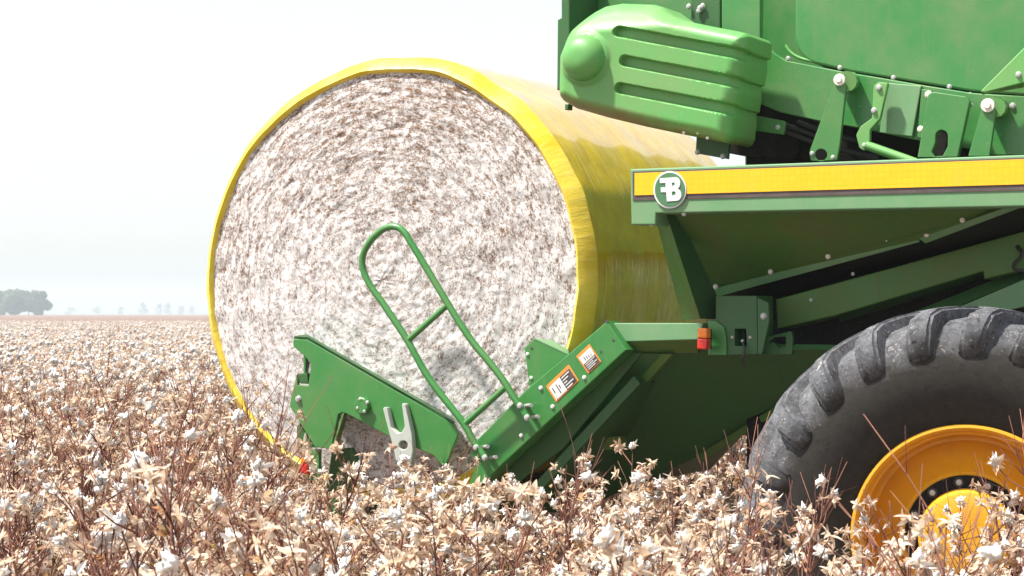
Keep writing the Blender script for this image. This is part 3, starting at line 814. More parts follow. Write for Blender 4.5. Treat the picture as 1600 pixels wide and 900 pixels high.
# moulded cover: relief surface over its outline
def moulded_cover():
    out = cA([(36, 500), (40, 300), (60, 250), (75, 210), (100, 155), (130, 110), (160, 70), (190, 40), (240, 10), (330, -6), (500, 0), (560, 18), (600, 48), (640, 74), (700, 100), (850, 132), (1000, 160), (1048, 172), (1066, 192), (1062, 274), (1038, 282), (1040, 336), (1026, 424), (1006, 431), (1008, 500), (997, 572), (980, 580), (980, 640), (970, 728), (955, 758), (935, 768), (900, 762), (840, 748), (700, 722), (500, 680), (300, 632), (125, 582), (60, 545), (40, 520)])
    sref = 0.46
    poly = np.array([(v.x, v.z) for v in (P(x, y, sref) for x, y in out)])
    K = len(poly)
    def dist_in(p):
        d = np.full(len(p), 9.0)
        for i in range(K):
            a, b = poly[i], poly[(i + 1) % K]
            ab = b - a
            t = np.clip(((p - a) @ ab) / (ab @ ab), 0, 1)
            d = np.minimum(d, np.hypot(*(p - a - t[:, None] * ab).T))
        return d
    # dense boundary
    seg = []
    for i in range(K):
        a, b = poly[i], poly[(i + 1) % K]
        m_ = max(1, int(np.hypot(*(b - a)) / 0.006))
        for j in range(m_): seg.append(a + (b - a) * j / m_)
    bd = np.array(seg)
    cx = np.array([(v.x, v.z) for v in [P(1005, 118, sref)]])[0]
    fr = np.concatenate([np.linspace(0.0, 0.86, 110)[1:], np.linspace(0.86, 1.0, 26)[1:]])
    R = len(fr); N = len(bd)
    pts = cx + fr[:, None, None] * (bd - cx)[None]
    pts = pts.reshape(-1, 2)
    d = dist_in(pts)
    rr = 0.065
    q = np.clip(d / rr, 0, 1)
    h = 0.275 + 0.085 * np.sqrt(np.clip(1 - (1 - q) ** 2, 0, 1))
    def sstep(a, b, x):
        t = np.clip((x - a) / (b - a), 0, 1); return t * t * (3 - 2 * t)
    # dome
    c_ = P(*cA([(203, 318)])[0], sref)
    rd = np.hypot(pts[:, 0] - c_.x, pts[:, 1] - c_.z)
    R1 = 33.5 / ppm(918, sref)
    h += 0.085 * np.sqrt(np.clip(1 - (rd / (R1 * 1.06)) ** 2.6, 0, 1)) + 0.014 * (1 - sstep(R1 * 1.08, R1 * 1.36, rd))
    # three grooves open at the right end
    for a, b, w in (((380, 170), (1190, 320), 31), ((415, 330), (1160, 472), 31), ((390, 478), (1130, 620), 31)):
        A = P(*cA([a])[0], sref); B = P(*cA([b])[0], sref)
        A = np.array((A.x, A.z)); B = np.array((B.x, B.z)); ab = B - A
        t = np.clip(((pts - A) @ ab) / (ab @ ab), 0, 1)
        dd = np.hypot(*(pts - A - t[:, None] * ab).T)
        wm = w / 3.46 / ppm(1020, sref)
        h -= 0.045 * (1 - sstep(wm * 0.72, wm * 1.10, dd))
    # upper shoulder falls back
    zt = P(1000, 42, sref).z
    h -= 0.10 * sstep(zt - 0.02, zt + 0.14, pts[:, 1])
    s0 = 0.13
    verts = [(cx[0], -(s0 + 0.36), cx[1])] + [(p[0], -(s0 + hh), p[1]) for p, hh in zip(pts, h)]
    back0 = len(verts)
    verts += [(p[0] * 1.0, -s0, p[1]) for p in bd]
    verts.append((cx[0], -s0, cx[1]))
    faces = []
    for i in range(N):
        j = (i + 1) % N
        faces.append((0, 1 + i, 1 + j))
        for r_ in range(R - 1):
            faces.append((1 + r_ * N + i, 1 + (r_ + 1) * N + i, 1 + (r_ + 1) * N + j, 1 + r_ * N + j))
        faces.append((1 + (R - 1) * N + i, back0 + i, back0 + j, 1 + (R - 1) * N + j))
        faces.append((back0 + i, back0 + N, back0 + j))
    me = me_from(verts, faces)
    bm = bmesh.new(); bm.from_mesh(me); bmesh.ops.recalc_face_normals(bm, faces=bm.faces); bm.to_mesh(me); bm.free()
    return link('moulded_cover', me, M['soiled'], H, smooth=50)
mc = moulded_cover()
for x, y in cA([(668, 686), (722, 716), (798, 716), (850, 745)]): bolt(x, y, 0.46, 2.6, mc, 'bush')
plate('cover_foot', cA([(78, 560), (100, 560), (96, 592), (78, 592)]), 0.30, 0.05, M['shade_green'], mc)

# --- wheel
WS = 0.98
wc = P(1509, 842, WS)
W = empty('wheel', wc, rad(14), H)
def arc_profile(pts): return pts
prof = [(-0.10, 0.425), (-0.04, 0.437), (-0.012, 0.455), (0.0, 0.50), (0.035, 0.56), (0.048, 0.64), (0.045, 0.70), (0.03, 0.76), (0.0, 0.815), (-0.04, 0.85), (-0.10, 0.872), (-0.20, 0.882), (-0.27, 0.884)]
prof = prof + [(-0.54 - s, r) for s, r in reversed(prof[:-1])]
parts = [(lathe_mesh(prof, 128), 0)]
NL = 24
def lug(phi0, mirror):
    st = [  # s_base, r_base, s_top, r_top, dphi, half width
        (0.045, 0.742, 0.052, 0.746, 1.5, 0.026),
        (0.032, 0.775, 0.060, 0.790, 1.0, 0.036),
        (0.000, 0.815, 0.046, 0.858, 0.0, 0.042),
        (-0.04, 0.845, 0.012, 0.908, -1.5, 0.041),
        (-0.10, 0.866, -0.07, 0.926, -4.0, 0.037),
        (-0.20, 0.874, -0.19, 0.929, -9.0, 0.034),
        (-0.30, 0.876, -0.29, 0.930, -14.5, 0.032),
        (-0.325, 0.872, -0.32, 0.900, -16.0, 0.025)]
    v, f = [], []
    for sb, rb, sp_, rt, dp, hw in st:
        if mirror: sb, sp_ = -0.54 - sb, -0.54 - sp_
        for (s, r, w) in ((sb, rb - 0.015, hw * 1.35), (sp_, rt, hw)):
            for sg in (-1, 1):
                a = rad(phi0 + dp) + sg * w * 1.12 / r
                v.append((r * math.cos(a), -s, r * math.sin(a)))
    for k in range(len(st) - 1):
        o = k * 4; p = o + 4
        f += [(o, o + 2, p + 2, p), (o + 2, o + 3, p + 3, p + 2), (o + 3, o + 1, p + 1, p + 3)]
    f += [(0, 1, 3, 2), (len(v) - 4, len(v) - 2, len(v) - 1, len(v) - 3)]
    me = me_from(v, f)
    bm = bmesh.new(); bm.from_mesh(me)
    bmesh.ops.recalc_face_normals(bm, faces=bm.faces)
    ed = [e for e in bm.edges if len(e.link_faces) == 2 and e.calc_face_angle(0) > 0.6]
    bmesh.ops.bevel(bm, geom=ed, offset=0.012, segments=3, affect='EDGES')
    bm.to_mesh(me); bm.free()
    return me
for i in range(NL):
    parts.append((lug(100 + 360 / NL * i + 2.5, False), 0))
    parts.append((lug(100 + 360 / NL * (i + 0.5) + 2.5, True), 0))
link('tyre', join_meshes(parts), M['tyre'], W, smooth=45)
rim_prof = [(-0.03, 0.478), (-0.005, 0.486), (0.008, 0.482), (0.010, 0.472), (0.0, 0.462), (-0.03, 0.456), (-0.07, 0.452), (-0.10, 0.447), (-0.105, 0.437), (-0.16, 0.433), (-0.20, 0.428), (-0.215, 0.418), (-0.215, 0.405), (-0.205, 0.395), (-0.175, 0.345), (-0.14, 0.295), (-0.115, 0.284), (-0.105, 0.276), (-0.11, 0.262), (-0.12, 0.258), (-0.12, 0.15)]
rim = link('rim', lathe_mesh(rim_prof, 128), M['gold'], W, smooth=40)
link('mount_ring', lathe_mesh([(-0.12, 0.262), (-0.104, 0.262), (-0.102, 0.259), (-0.102, 0.19), (-0.12, 0.19)], 96), M['iron_shade'], rim, smooth=30)
hub = link('hub', lathe_mesh([(-0.12, 0.207), (-0.045, 0.203), (-0.034, 0.196), (-0.030, 0.186), (-0.028, 0.10), (-0.030, 0.0)], 96), M['gold'], W, smooth=30)
for i in range(12):
    a = rad(8 + 30 * i)
    o = bpy.data.objects.new('wheel_nut', BOLT['steel'])
    o.scale = (0.0135, 0.0135, 0.0135)
    o.location = (0.234 * math.cos(a), 0.101, 0.234 * math.sin(a)); o.parent = rim
    C.objects.link(o)
    wsh = link('washer', lathe_mesh([(-0.103, 0.0), (-0.098, 0.0), (-0.097, 0.021), (-0.103, 0.023)], 20) if i == 0 else bpy.data.meshes['washer_mesh'], M['rubber'], rim, smooth=0 if i else 30)
    if i == 0: wsh.data.name = 'washer_mesh'
    wsh.location = (0.234 * math.cos(a), 0, 0.234 * math.sin(a))
for a, r_ in ((50, 0.15), (200, 0.12), (320, 0.13)):
    o = bpy.data.objects.new('hub_plug', BOLT['bush']); o.scale = (0.008,) * 3
    o.location = (r_ * math.cos(rad(a)), 0.028, r_ * math.sin(rad(a))); o.parent = hub; C.objects.link(o)
tube('axle', [(wc.x, wc.y + 0.12, wc.z), (wc.x, 3.4, wc.z)], 0.11, M['iron_shade'], H, bez=False)
# the wheel on the far side
def far_copy(o, parent, shift):
    c = o.copy(); C.objects.link(c); c.parent = parent
    return c
W2 = far_copy(W, H, None); W2.location = (wc.x, 2.44 + 1.0 - 0.02, wc.z); W2.rotation_euler = (0, 0, math.pi + rad(15))
for ch in list(W.children):
    c = far_copy(ch, W2, None)
    for g in ch.children: far_copy(g, c, None)
W.scale = (1.05, 1.0, 1.05)
for ch in W.children:
    if ch.name.split('.')[0] in ('rim', 'hub'): ch.scale = (0.94, 1.0, 0.94)

# ------------------------------------------------------------------ round bale
B = empty('cotton_bale', (X0 - 0.075 * CA, D0 + 0.075 * SA, BALE_Z), -ANG)
tag(B, 'huge round cotton bale in glossy yellow wrap, held in the cradle of the green harvester', 'cotton bale')
BW = 2.42
def wob(th):
    return 1 + 0.006 * math.sin(2 * th + 0.6) + 0.006 * mnoise.noise(Vector((math.cos(th) * 2.2, math.sin(th) * 2.2, 3))) + 0.010 * mnoise.noise(Vector((math.cos(th) * 5, math.sin(th) * 5, 9)))
RB = 1.148
WIDE = 1.085
TALL = 1.07
def bale_wrap():
    prof = [(0.062, 1.045), (0.024, 1.062), (0.006, 1.074), (0.002, 1.080), (0.006, 1.086), (0.036, 1.114), (0.070, 1.140), (0.082, 1.147)]
    prof += [(y, 1.148 + 0.006 * math.sin(math.pi * y / BW)) for y in np.linspace(0.16, BW - 0.16, 40)]
    prof += [(BW - y, r) for y, r in reversed(prof[:8])]
    n = 360
    verts, faces = [], []
    K = len(prof)
    for i in range(n):
        th = 2 * math.pi * i / n
        w = wob(th)
        for y, r in prof:
            k = w
            if 0.1 < y < BW - 0.1:
                k = w + 0.0035 * mnoise.noise(Vector((math.cos(th) * 3.0, math.sin(th) * 3.0, y * 5))) + 0.0012 * mnoise.noise(Vector((math.cos(th) * 9, math.sin(th) * 9, y * 16)))
            else:
                k = w + 0.004 * mnoise.noise(Vector((math.cos(th) * 9, math.sin(th) * 9, y * 9)))
            verts.append((r * k * math.cos(th) * WIDE, y, r * k * math.sin(th) * TALL))
    for i in range(n):
        j = (i + 1) % n
        for k in range(K - 1):
            faces.append((i * K + k, i * K + k + 1, j * K + k + 1, j * K + k))
    return verts, faces, K
def split_wrap():
    verts, faces, K = bale_wrap()
    for name, lo, hi, mt in (('wrap_edge', 0, 7, M['wrap_edge']), ('bale_wrap', 7, K - 8, M['wrap']), ('wrap_edge', K - 8, K - 1, M['wrap_edge'])):
        fs = [f for f in faces if lo <= f[0] % K < hi]
        used = sorted({i for f in fs for i in f}); ix = {v: i for i, v in enumerate(used)}
        link(name, me_from([verts[i] for i in used], [tuple(ix[i] for i in f) for f in fs]), mt, B, smooth=28)
split_wrap()
def bale_face(flip):
    n, rings = 640, 190
    verts, faces = [(0, -0.02, 0)], []
    for r_ in range(1, rings + 1):
        q = (r_ / rings) ** 0.85
        for i in range(n):
            th = 2 * math.pi * i / n
            r = 1.084 * q
            c, s = math.cos(th), math.sin(th)
            x, z = r * c * WIDE * wob(th), r * s * wob(th) * TALL
            h = 0.035 * (1 - q * q) + 0.05 * (1 - q ** 8) * 0.3
            h += 0.005 * mnoise.noise(Vector((c * 9 * (0.3 + q), s * 9 * (0.3 + q), r * 34)))
            h += 0.007 * mnoise.noise(Vector((x * 9, z * 9, 4.0))) + 0.002 * mnoise.noise(Vector((x * 42, z * 42, 7.0)))
            verts.append((x, 0.028 - h, z))
    for i in range(n):
        j = (i + 1) % n
        faces.append((0, 1 + j, 1 + i))
        for r_ in range(rings - 1):
            faces.append((1 + r_ * n + i, 1 + r_ * n + j, 1 + (r_ + 1) * n + j, 1 + (r_ + 1) * n + i))
    return me_from(verts, faces)
fme = bale_face(False)
bm = bmesh.new(); bm.from_mesh(fme); bmesh.ops.recalc_face_normals(bm, faces=bm.faces); bm.to_mesh(fme); bm.free()
link('cotton_face', fme, M['cotton'], B, smooth=80)
bk = bpy.data.objects.new('cotton_face', fme); bk.parent = B; bk.location = (0, BW, 0); bk.rotation_euler = (0, 0, math.pi)
C.objects.link(bk)

# ------------------------------------------------------------------ cotton plants
def rvec(r, k=1.0):
    return Vector((r.uniform(-k, k), r.uniform(-k, k), r.uniform(-k, k)))

class MB:
    def __init__(self): self.v, self.f, self.m = [], [], []
    def tube(self, pts, r0, r1, slot=0, n=4):
        base = len(self.v); K = len(pts)
        for i, p in enumerate(pts):
            d = (pts[min(i + 1, K - 1)] - pts[max(i - 1, 0)]).normalized()
            a = d.orthogonal().normalized(); b = d.cross(a)
            r = r0 + (r1 - r0) * i / (K - 1)
            for k in range(n):
                w = 2 * math.pi * k / n
                self.v.append(p + a * (r * math.cos(w)) + b * (r * math.sin(w)))
        for i in range(K - 1):
            for k in range(n):
                k2 = (k + 1) % n
                self.f.append((base + i * n + k, base + i * n + k2, base + (i + 1) * n + k2, base + (i + 1) * n + k)); self.m.append(slot)
        self.f.append(tuple(base + (K - 1) * n + k for k in range(n))); self.m.append(slot)
    def petal(self, o, d, up, L, Wd, curl, slot, n=4, cup=0.25):
        """a pointed leaf-like blade from o along d, bending towards -up"""
        d = d.normalized(); side = d.cross(up).normalized(); nn = side.cross(d).normalized()
        base = len(self.v)
        for i in range(n + 1):
            q = i / n
            w = Wd * math.sin(math.pi * min(1, 0.16 + 0.84 * q)) ** 0.8 * (1.0 if q < 1 else 0.05)
            c = o + d * (L * q * (1 - 0.25 * abs(curl) * q)) + nn * (-curl * L * q * q * 0.6)
            self.v += [c - side * w + nn * w * cup, c + side * 0.0, c + side * w + nn * w * cup]
        for i in range(n):
            a = base + 3 * i
            for k in (0, 1):
                self.f.append((a + k, a + k + 1, a + k + 4, a + k + 3)); self.m.append(slot)
    def blob(self, c, r, rnd, slot, sub=2, rough=0.35):
        bm = bmesh.new()
        bmesh.ops.create_icosphere(bm, subdivisions=sub, radius=1.0)
        off = rvec(rnd, 20)
        base = len(self.v)
        sc = Vector((rnd.uniform(0.8, 1.2), rnd.uniform(0.8, 1.2), rnd.uniform(0.8, 1.35)))
        for v in bm.verts:
            k = 1 + rough * mnoise.noise(v.co * 1.6 + off) + rough * 0.7 * mnoise.noise(v.co * 4.0 + off) + (rough * 0.45 * mnoise.noise(v.co * 9.0 + off) if sub > 2 else 0)
            self.v.append(c + Vector((v.co.x * sc.x, v.co.y * sc.y, v.co.z * sc.z)) * (r * k))
        for f in bm.faces:
            self.f.append(tuple(base + v.index for v in f.verts)); self.m.append(slot)
        bm.free()
    def add(self, other, mat, slotmap=None):
        base = len(self.v)
        self.v += [mat @ v for v in other.v]
        self.f += [tuple(base + i for i in f) for f in other.f]
        self.m += [slotmap[m] if slotmap else m for m in other.m]
    def mesh(self, mats):
        me = me_from(self.v, self.f, self.m)
        for m in mats: me.materials.append(m)
        me.polygons.foreach_set('use_smooth', np.ones(len(me.polygons), dtype=bool))
        return me

def make_boll(seed, lint):
    """slot 0 bur, slot 1 lint; opens along +Z, 1 unit = 1 m"""
    r = random.Random(seed)
    b = MB()
    nv = r.choice((4, 5, 5))
    a0 = r.uniform(0, 6.28)
    for k in range(nv):
        a = a0 + 2 * math.pi * k / nv + r.uniform(-0.25, 0.25)
        el = r.uniform(0.05, 0.75)
        d = Vector((math.cos(a) * math.cos(el), math.sin(a) * math.cos(el), math.sin(el)))
        b.petal(Vector((0, 0, 0)), d, Vector((0, 0, 1)), r.uniform(0.026, 0.046), r.uniform(0.0040, 0.0075), r.uniform(-0.7, 1.2), 0, 4, 0.7)
    for k in range(r.choice((3, 4, 5))):      # papery bracts folded back and crumpled
        a = r.uniform(0, 6.28); el = r.uniform(-0.9, 0.6)
        d = Vector((math.cos(a) * math.cos(el), math.sin(a) * math.cos(el), math.sin(el)))
        b.petal(Vector((0, 0, -0.004)), d, rvec(r), r.uniform(0.022, 0.045), r.uniform(0.004, 0.010), r.uniform(-1.6, 1.6), 0, 4, r.uniform(-0.8, 0.8))
    if lint == 1:
        b.blob(Vector((r.uniform(-.008, .008), r.uniform(-.008, .008), 0.012)), 0.011, r, 1, 3, 1.0)
        b.blob(Vector((r.uniform(-.014, .014), r.uniform(-.014, .014), 0.002)), 0.009, r, 1, 1, 0.7)
    if lint:
        for k in range(5):      # ragged wisps of lint hanging out of the bur
            d = rvec(r); d.z -= 0.2
            b.petal(Vector((0, 0, 0.006)), d, rvec(r), r.uniform(0.025, 0.05), r.uniform(0.003, 0.007), r.uniform(-1.5, 1.5), 1, 4, r.uniform(-1, 1))
    if lint == 2:
        for k in range(4):
            a = a0 + 1.57 * k
            b.blob(Vector((0.017 * math.cos(a), 0.017 * math.sin(a), 0.017 + r.uniform(-0.004, 0.006))), r.uniform(0.010, 0.015), r, 1, 3, 1.1)
        b.blob(Vector((r.uniform(-.02, .02), r.uniform(-.02, .02), -0.02)), 0.014, r, 1, 2, 0.7)
    return b

def make_leafy(seed, slot=0):
    r = random.Random(seed)
    b = MB()
    for k in range(3):
        a = (k - 1) * 0.7 + r.uniform(-0.1, 0.1)
        b.petal(Vector((0, 0, 0)), Vector((math.cos(a), math.sin(a), r.uniform(-0.3, 0.1))), Vector((0, 0, 1)), r.uniform(0.030, 0.052), r.uniform(0.008, 0.014), r.uniform(-0.3, 0.9), slot, 4, 0.3)
    return b

BOLLS = [make_boll(100 + i, l) for i, l in enumerate((0, 0, 0, 0, 0, 1, 1, 1, 2, 2))]
EMPTY_IX, WISP_IX, FULL_IX = (0, 1, 2, 3, 4), (5, 6, 7), (8, 9)

def make_plant(seed, height, p_full, p_wisp, nbr, twigs=3, tl=1.0):
    """returns stem MB, foliage MB, list of (boll index, matrix)"""
    r = random.Random(seed)
    st, fo, bl = MB(), MB(), []
    lean = Vector((r.uniform(-0.16, 0.16), r.uniform(-0.16, 0.16), 0))
    bend = Vector((r.uniform(-0.10, 0.10), r.uniform(-0.10, 0.10), 0))
    K = 9
    axis = [lean * (height * q) + bend * (height * q * q) + Vector((r.uniform(-.006, .006), r.uniform(-.006, .006), height * q)) for q in np.linspace(0, 1, K)]
    st.tube(axis, 0.0075, 0.0018, 0, 5)
    def at(q):
        k = min(K - 2, int(q * (K - 1))); f = q * (K - 1) - k
        return axis[k].lerp(axis[k + 1], f)
    def put(p, d):
        u = r.random()
        ix = r.choice(FULL_IX) if u < p_full else (r.choice(WISP_IX) if u < p_full + p_wisp else r.choice(EMPTY_IX))
        z = (d.normalized() * 0.7 + rvec(r, 0.6) + Vector((0, 0, 0.25))).normalized()
        m = Matrix.Translation(p) @ z.to_track_quat('Z', 'Y').to_matrix().to_4x4() @ Matrix.Rotation(r.uniform(0, 6.28), 4, 'Z') @ Matrix.Scale(r.uniform(0.78, 1.25), 4)
        bl.append((ix, m))
    az = r.uniform(0, 6.28)
    for k in range(nbr):
        q = 0.26 + 0.70 * (k + r.uniform(0, 0.6)) / nbr
        az += 2.4 + r.uniform(-0.5, 0.5)
        L = (0.34 - 0.20 * q) * r.uniform(0.6, 1.35)
        el = r.uniform(0.35, 1.05)
        d = Vector((math.cos(az) * math.cos(el), math.sin(az) * math.cos(el), math.sin(el)))
        p = at(q); pts = [p]
        steps = r.choice((3, 4, 4))
        for j in range(steps):
            d2 = (d + rvec(r, 0.22) + Vector((0, 0, 0.05 * j))).normalized()
            pts.append(pts[-1] + d2 * (L / steps))
            if j >= 1 and j < steps - 1 and r.random() < 0.6:
                tw = pts[-1] + (rvec(r, 1) + d).normalized() * r.uniform(0.015, 0.04)
                st.tube([pts[-1], tw], 0.0016, 0.0012, 0, 3); put(tw, tw - pts[-1])
        st.tube(pts, 0.0036, 0.0014, 0, 4)
        if r.random() < 0.86: put(pts[-1], pts[-1] - pts[-2])
        if r.random() < 0.5:
            m = Matrix.Translation(pts[r.randint(1, len(pts) - 1)]) @ Matrix.Rotation(r.uniform(0, 6.28), 4, 'Z') @ Matrix.Rotation(r.uniform(-0.9, 0.9), 4, 'X') @ Matrix.Scale(r.uniform(0.5, 1.0), 4)
            fo.add(make_leafy(r.randint(0, 9999)), m, {0: 0 if q < 0.7 else 1})
    put(at(1.0), axis[-1] - axis[-2])
    for k in range(twigs):   # bare twigs towards the top
        q = r.uniform(0.55, 0.99) if twigs > 3 else r.uniform(0.75, 0.99); p = at(q)
        d = (Vector((r.uniform(-1, 1), r.uniform(-1, 1), r.uniform(0.9, 2.2)))).normalized()
        L = r.uniform(0.07, 0.20) * tl
        e = p + d * L * 0.5
        e2 = e + (d + rvec(r, 0.25)).normalized() * L * 0.5
        st.tube([p, e, e2], 0.0026 if tl > 1 else 0.0019, 0.0010, 0, 3)
        if tl > 1:
            st.tube([e, e + (d + rvec(r, 0.9)).normalized() * L * 0.35], 0.0016, 0.0008, 0, 3)
    return st, fo, bl

NV = 12
VAR = []
for i in range(NV):
    hgt = [1.16, 1.24, 1.30, 1.20, 1.34, 1.26, 1.18, 1.30, 1.22, 1.28, 1.36, 1.25][i]
    VAR.append(make_plant(500 + i, hgt, 0.015 + 0.04 * (i % 3 == 0), 0.20, [15, 17, 16, 18, 15, 17, 16, 18, 17, 15, 16, 18][i], 4))
for i in range(5):     # stalks with long bare twigs
    VAR.append(make_plant(560 + i, 1.30 + 0.03 * i, 0.015, 0.20, 14, 16, 1.7))
boll_me = [b.mesh([M['bur'], M['lint']]) for b in BOLLS]
stem_me = [v[0].mesh([M['stem']]) for v in VAR]
fol_me = [v[1].mesh([M['leaf'], M['rust']]) for v in VAR]

# where plants stand: rows along the machine's travel
def top_row(px):
    return float(np.interp(px, [300, 340, 425, 452, 500, 540, 760, 900, 1150, 1200, 1300, 1400, 1600], [480, 560, 650, 745, 745, 705, 710, 690, 700, 710, 706, 710, 715]))
def max_h(x, y):
    return CAM_H - (top_row(800 + x / y * F) - YH) * y / F
def to_st(x, y):
    dx, dy = x - X0, y - D0
    return dx * CA - dy * SA, -(dx * SA + dy * CA)     # t, s
ROW = 0.76
spots = []
for k in range(-190, 14):
    s = 1.55 + ROW * k
    step = 0.13
    tt = -170.0
    ts = np.arange(-170, 60, step) if abs(k) < 60 else np.arange(-170, 60, step)
    for t in ts:
        x = X0 + t * CA - s * SA
        y = D0 - t * SA - s * CA
        if y < 3.7 or y > 150: continue
        if x / y * F > 360 and y < 9 and rng.random() < 0.36: continue      # thinner stand before the wheel
        if (x > 0.32 * y + 1.2 or x < -0.46 * y - 1.5): continue
        if y > 40 and x > 0.02 * y: continue          # hidden by the machine
        if y > 30 and rng.random() > 30 / y + 0.15: continue
        spots.append((x + rng.normal(0, 0.05), y + rng.normal(0, 0.05)))
near, far = [], []
for x, y in spots:
    t, s = to_st(x, y)
    hmax = 9.0
    wt = t - wc.x
    if 0.25 < s < 1.14 and abs(wt) < 0.95: continue                        # the wheel stands here
    if -3.6 < s < -2.3 and abs(wt) < 0.95: continue
    if s < 0.32 and s > -2.6 and t > -1.4:
        hmax = 0.82                                     # bent down under the machine
        if t > 1.6 and s < 0.0: continue
    if y < 10.6: hmax = min(hmax, max(0.5, max_h(x, y) * (float(rng.uniform(0.80, 1.04)) if x / y * F > -30 else float(rng.uniform(0.9, 1.03)))))
    (near if (y < 16 and abs(x) < 0.272 * y + 0.15 and hmax > 0.9) else far).append((x, y, hmax))
near.sort(key=lambda p: p[1])
IND = near[:300]
far += near[300:]
print('individual plants', len(IND), 'to distance', IND[-1][1], 'rest', len(far))

LABELS = {
    'wheel': ('dry cotton plant with cream burs in front of the yellow wheel and muddy tyre', 'cotton plants in front of the wheel'),
    'cradle': ('dry cotton plant with reddish stems in front of the green bale cradle', 'cotton plants in front of the bale cradle'),
    'bale': ('dry cotton plant with cream burs in front of the round bale', 'cotton plants in front of the bale'),
    'field': ('dry cotton plant with bare dark stems in the open field left of the bale', 'cotton plants left of the bale'),
}
first_done = {}
def place(i, x, y, vi, sc, rz, tilt):
    px = 800 + x / y * F
    key = 'wheel' if px > 1150 else 'cradle' if px > 740 else 'bale' if px > 330 else 'field'
    o = empty('cotton_plant', (x, y, 0), 0)
    o.rotation_euler = (tilt[0], tilt[1], rz)
    o.scale = (sc, sc, sc)
    tag(o, LABELS[key][0], 'cotton plant', LABELS[key][1])
    def child(name, me):
        c = bpy.data.objects.new(name, me); c.parent = o; C.objects.link(c); return c
    child('stem', stem_me[vi])
    child('foliage', fol_me[vi])
    for ix, m in VAR[vi][2]:
        c = child('cotton_boll', boll_me[ix]); c.matrix_local = m
for i, (x, y, hm_) in enumerate(IND):
    bare = (800 + x / y * F < 430 and y > 4.6 and rng.random() < 0.68) or rng.random() < (0.35 if x / y * F > 330 else 0.18)
    place(i, x, y, NV + int(rng.integers(5)) if bare else int(rng.integers(NV)), min(float(rng.uniform(0.86, 1.06)), hm_ / 1.36), float(rng.uniform(0, 6.28)), (float(rng.normal(0, 0.09)), float(rng.normal(0, 0.09))))

# the rest of the field: one object, points that carry plants, plus the far canopy
proto = bpy.data.collections.new('field_plants')
def merged(seed, height, pf, pw, nbr, full_scale=1.0, tw=3, tl=1.0):
    st, fo, bl = make_plant(seed, height, pf, pw, nbr, tw, tl)
    a = MB()
    a.add(st, Matrix.Identity(4), {0: 0})
    for ix, m in bl: a.add(BOLLS[ix], m @ Matrix.Scale(full_scale, 4), {0: 1, 1: 2})
    a.add(fo, Matrix.Identity(4), {0: 3, 1: 4})
    return a.mesh([M['stem'], M['bur'], M['lint'], M['leaf'], M['rust']])
NP = 14
for i in range(NP):
    if i < 6: me = merged(900 + i, 1.22, 0.05, 0.22, 15, 1.0, 12 if i % 2 else 4, 1.6)
    else: me = merged(900 + i, 1.18, 0.30, 0.25, 21, 1.15)
    o = bpy.data.objects.new('field_plant_%02d' % i, me)
    proto.objects.link(o)

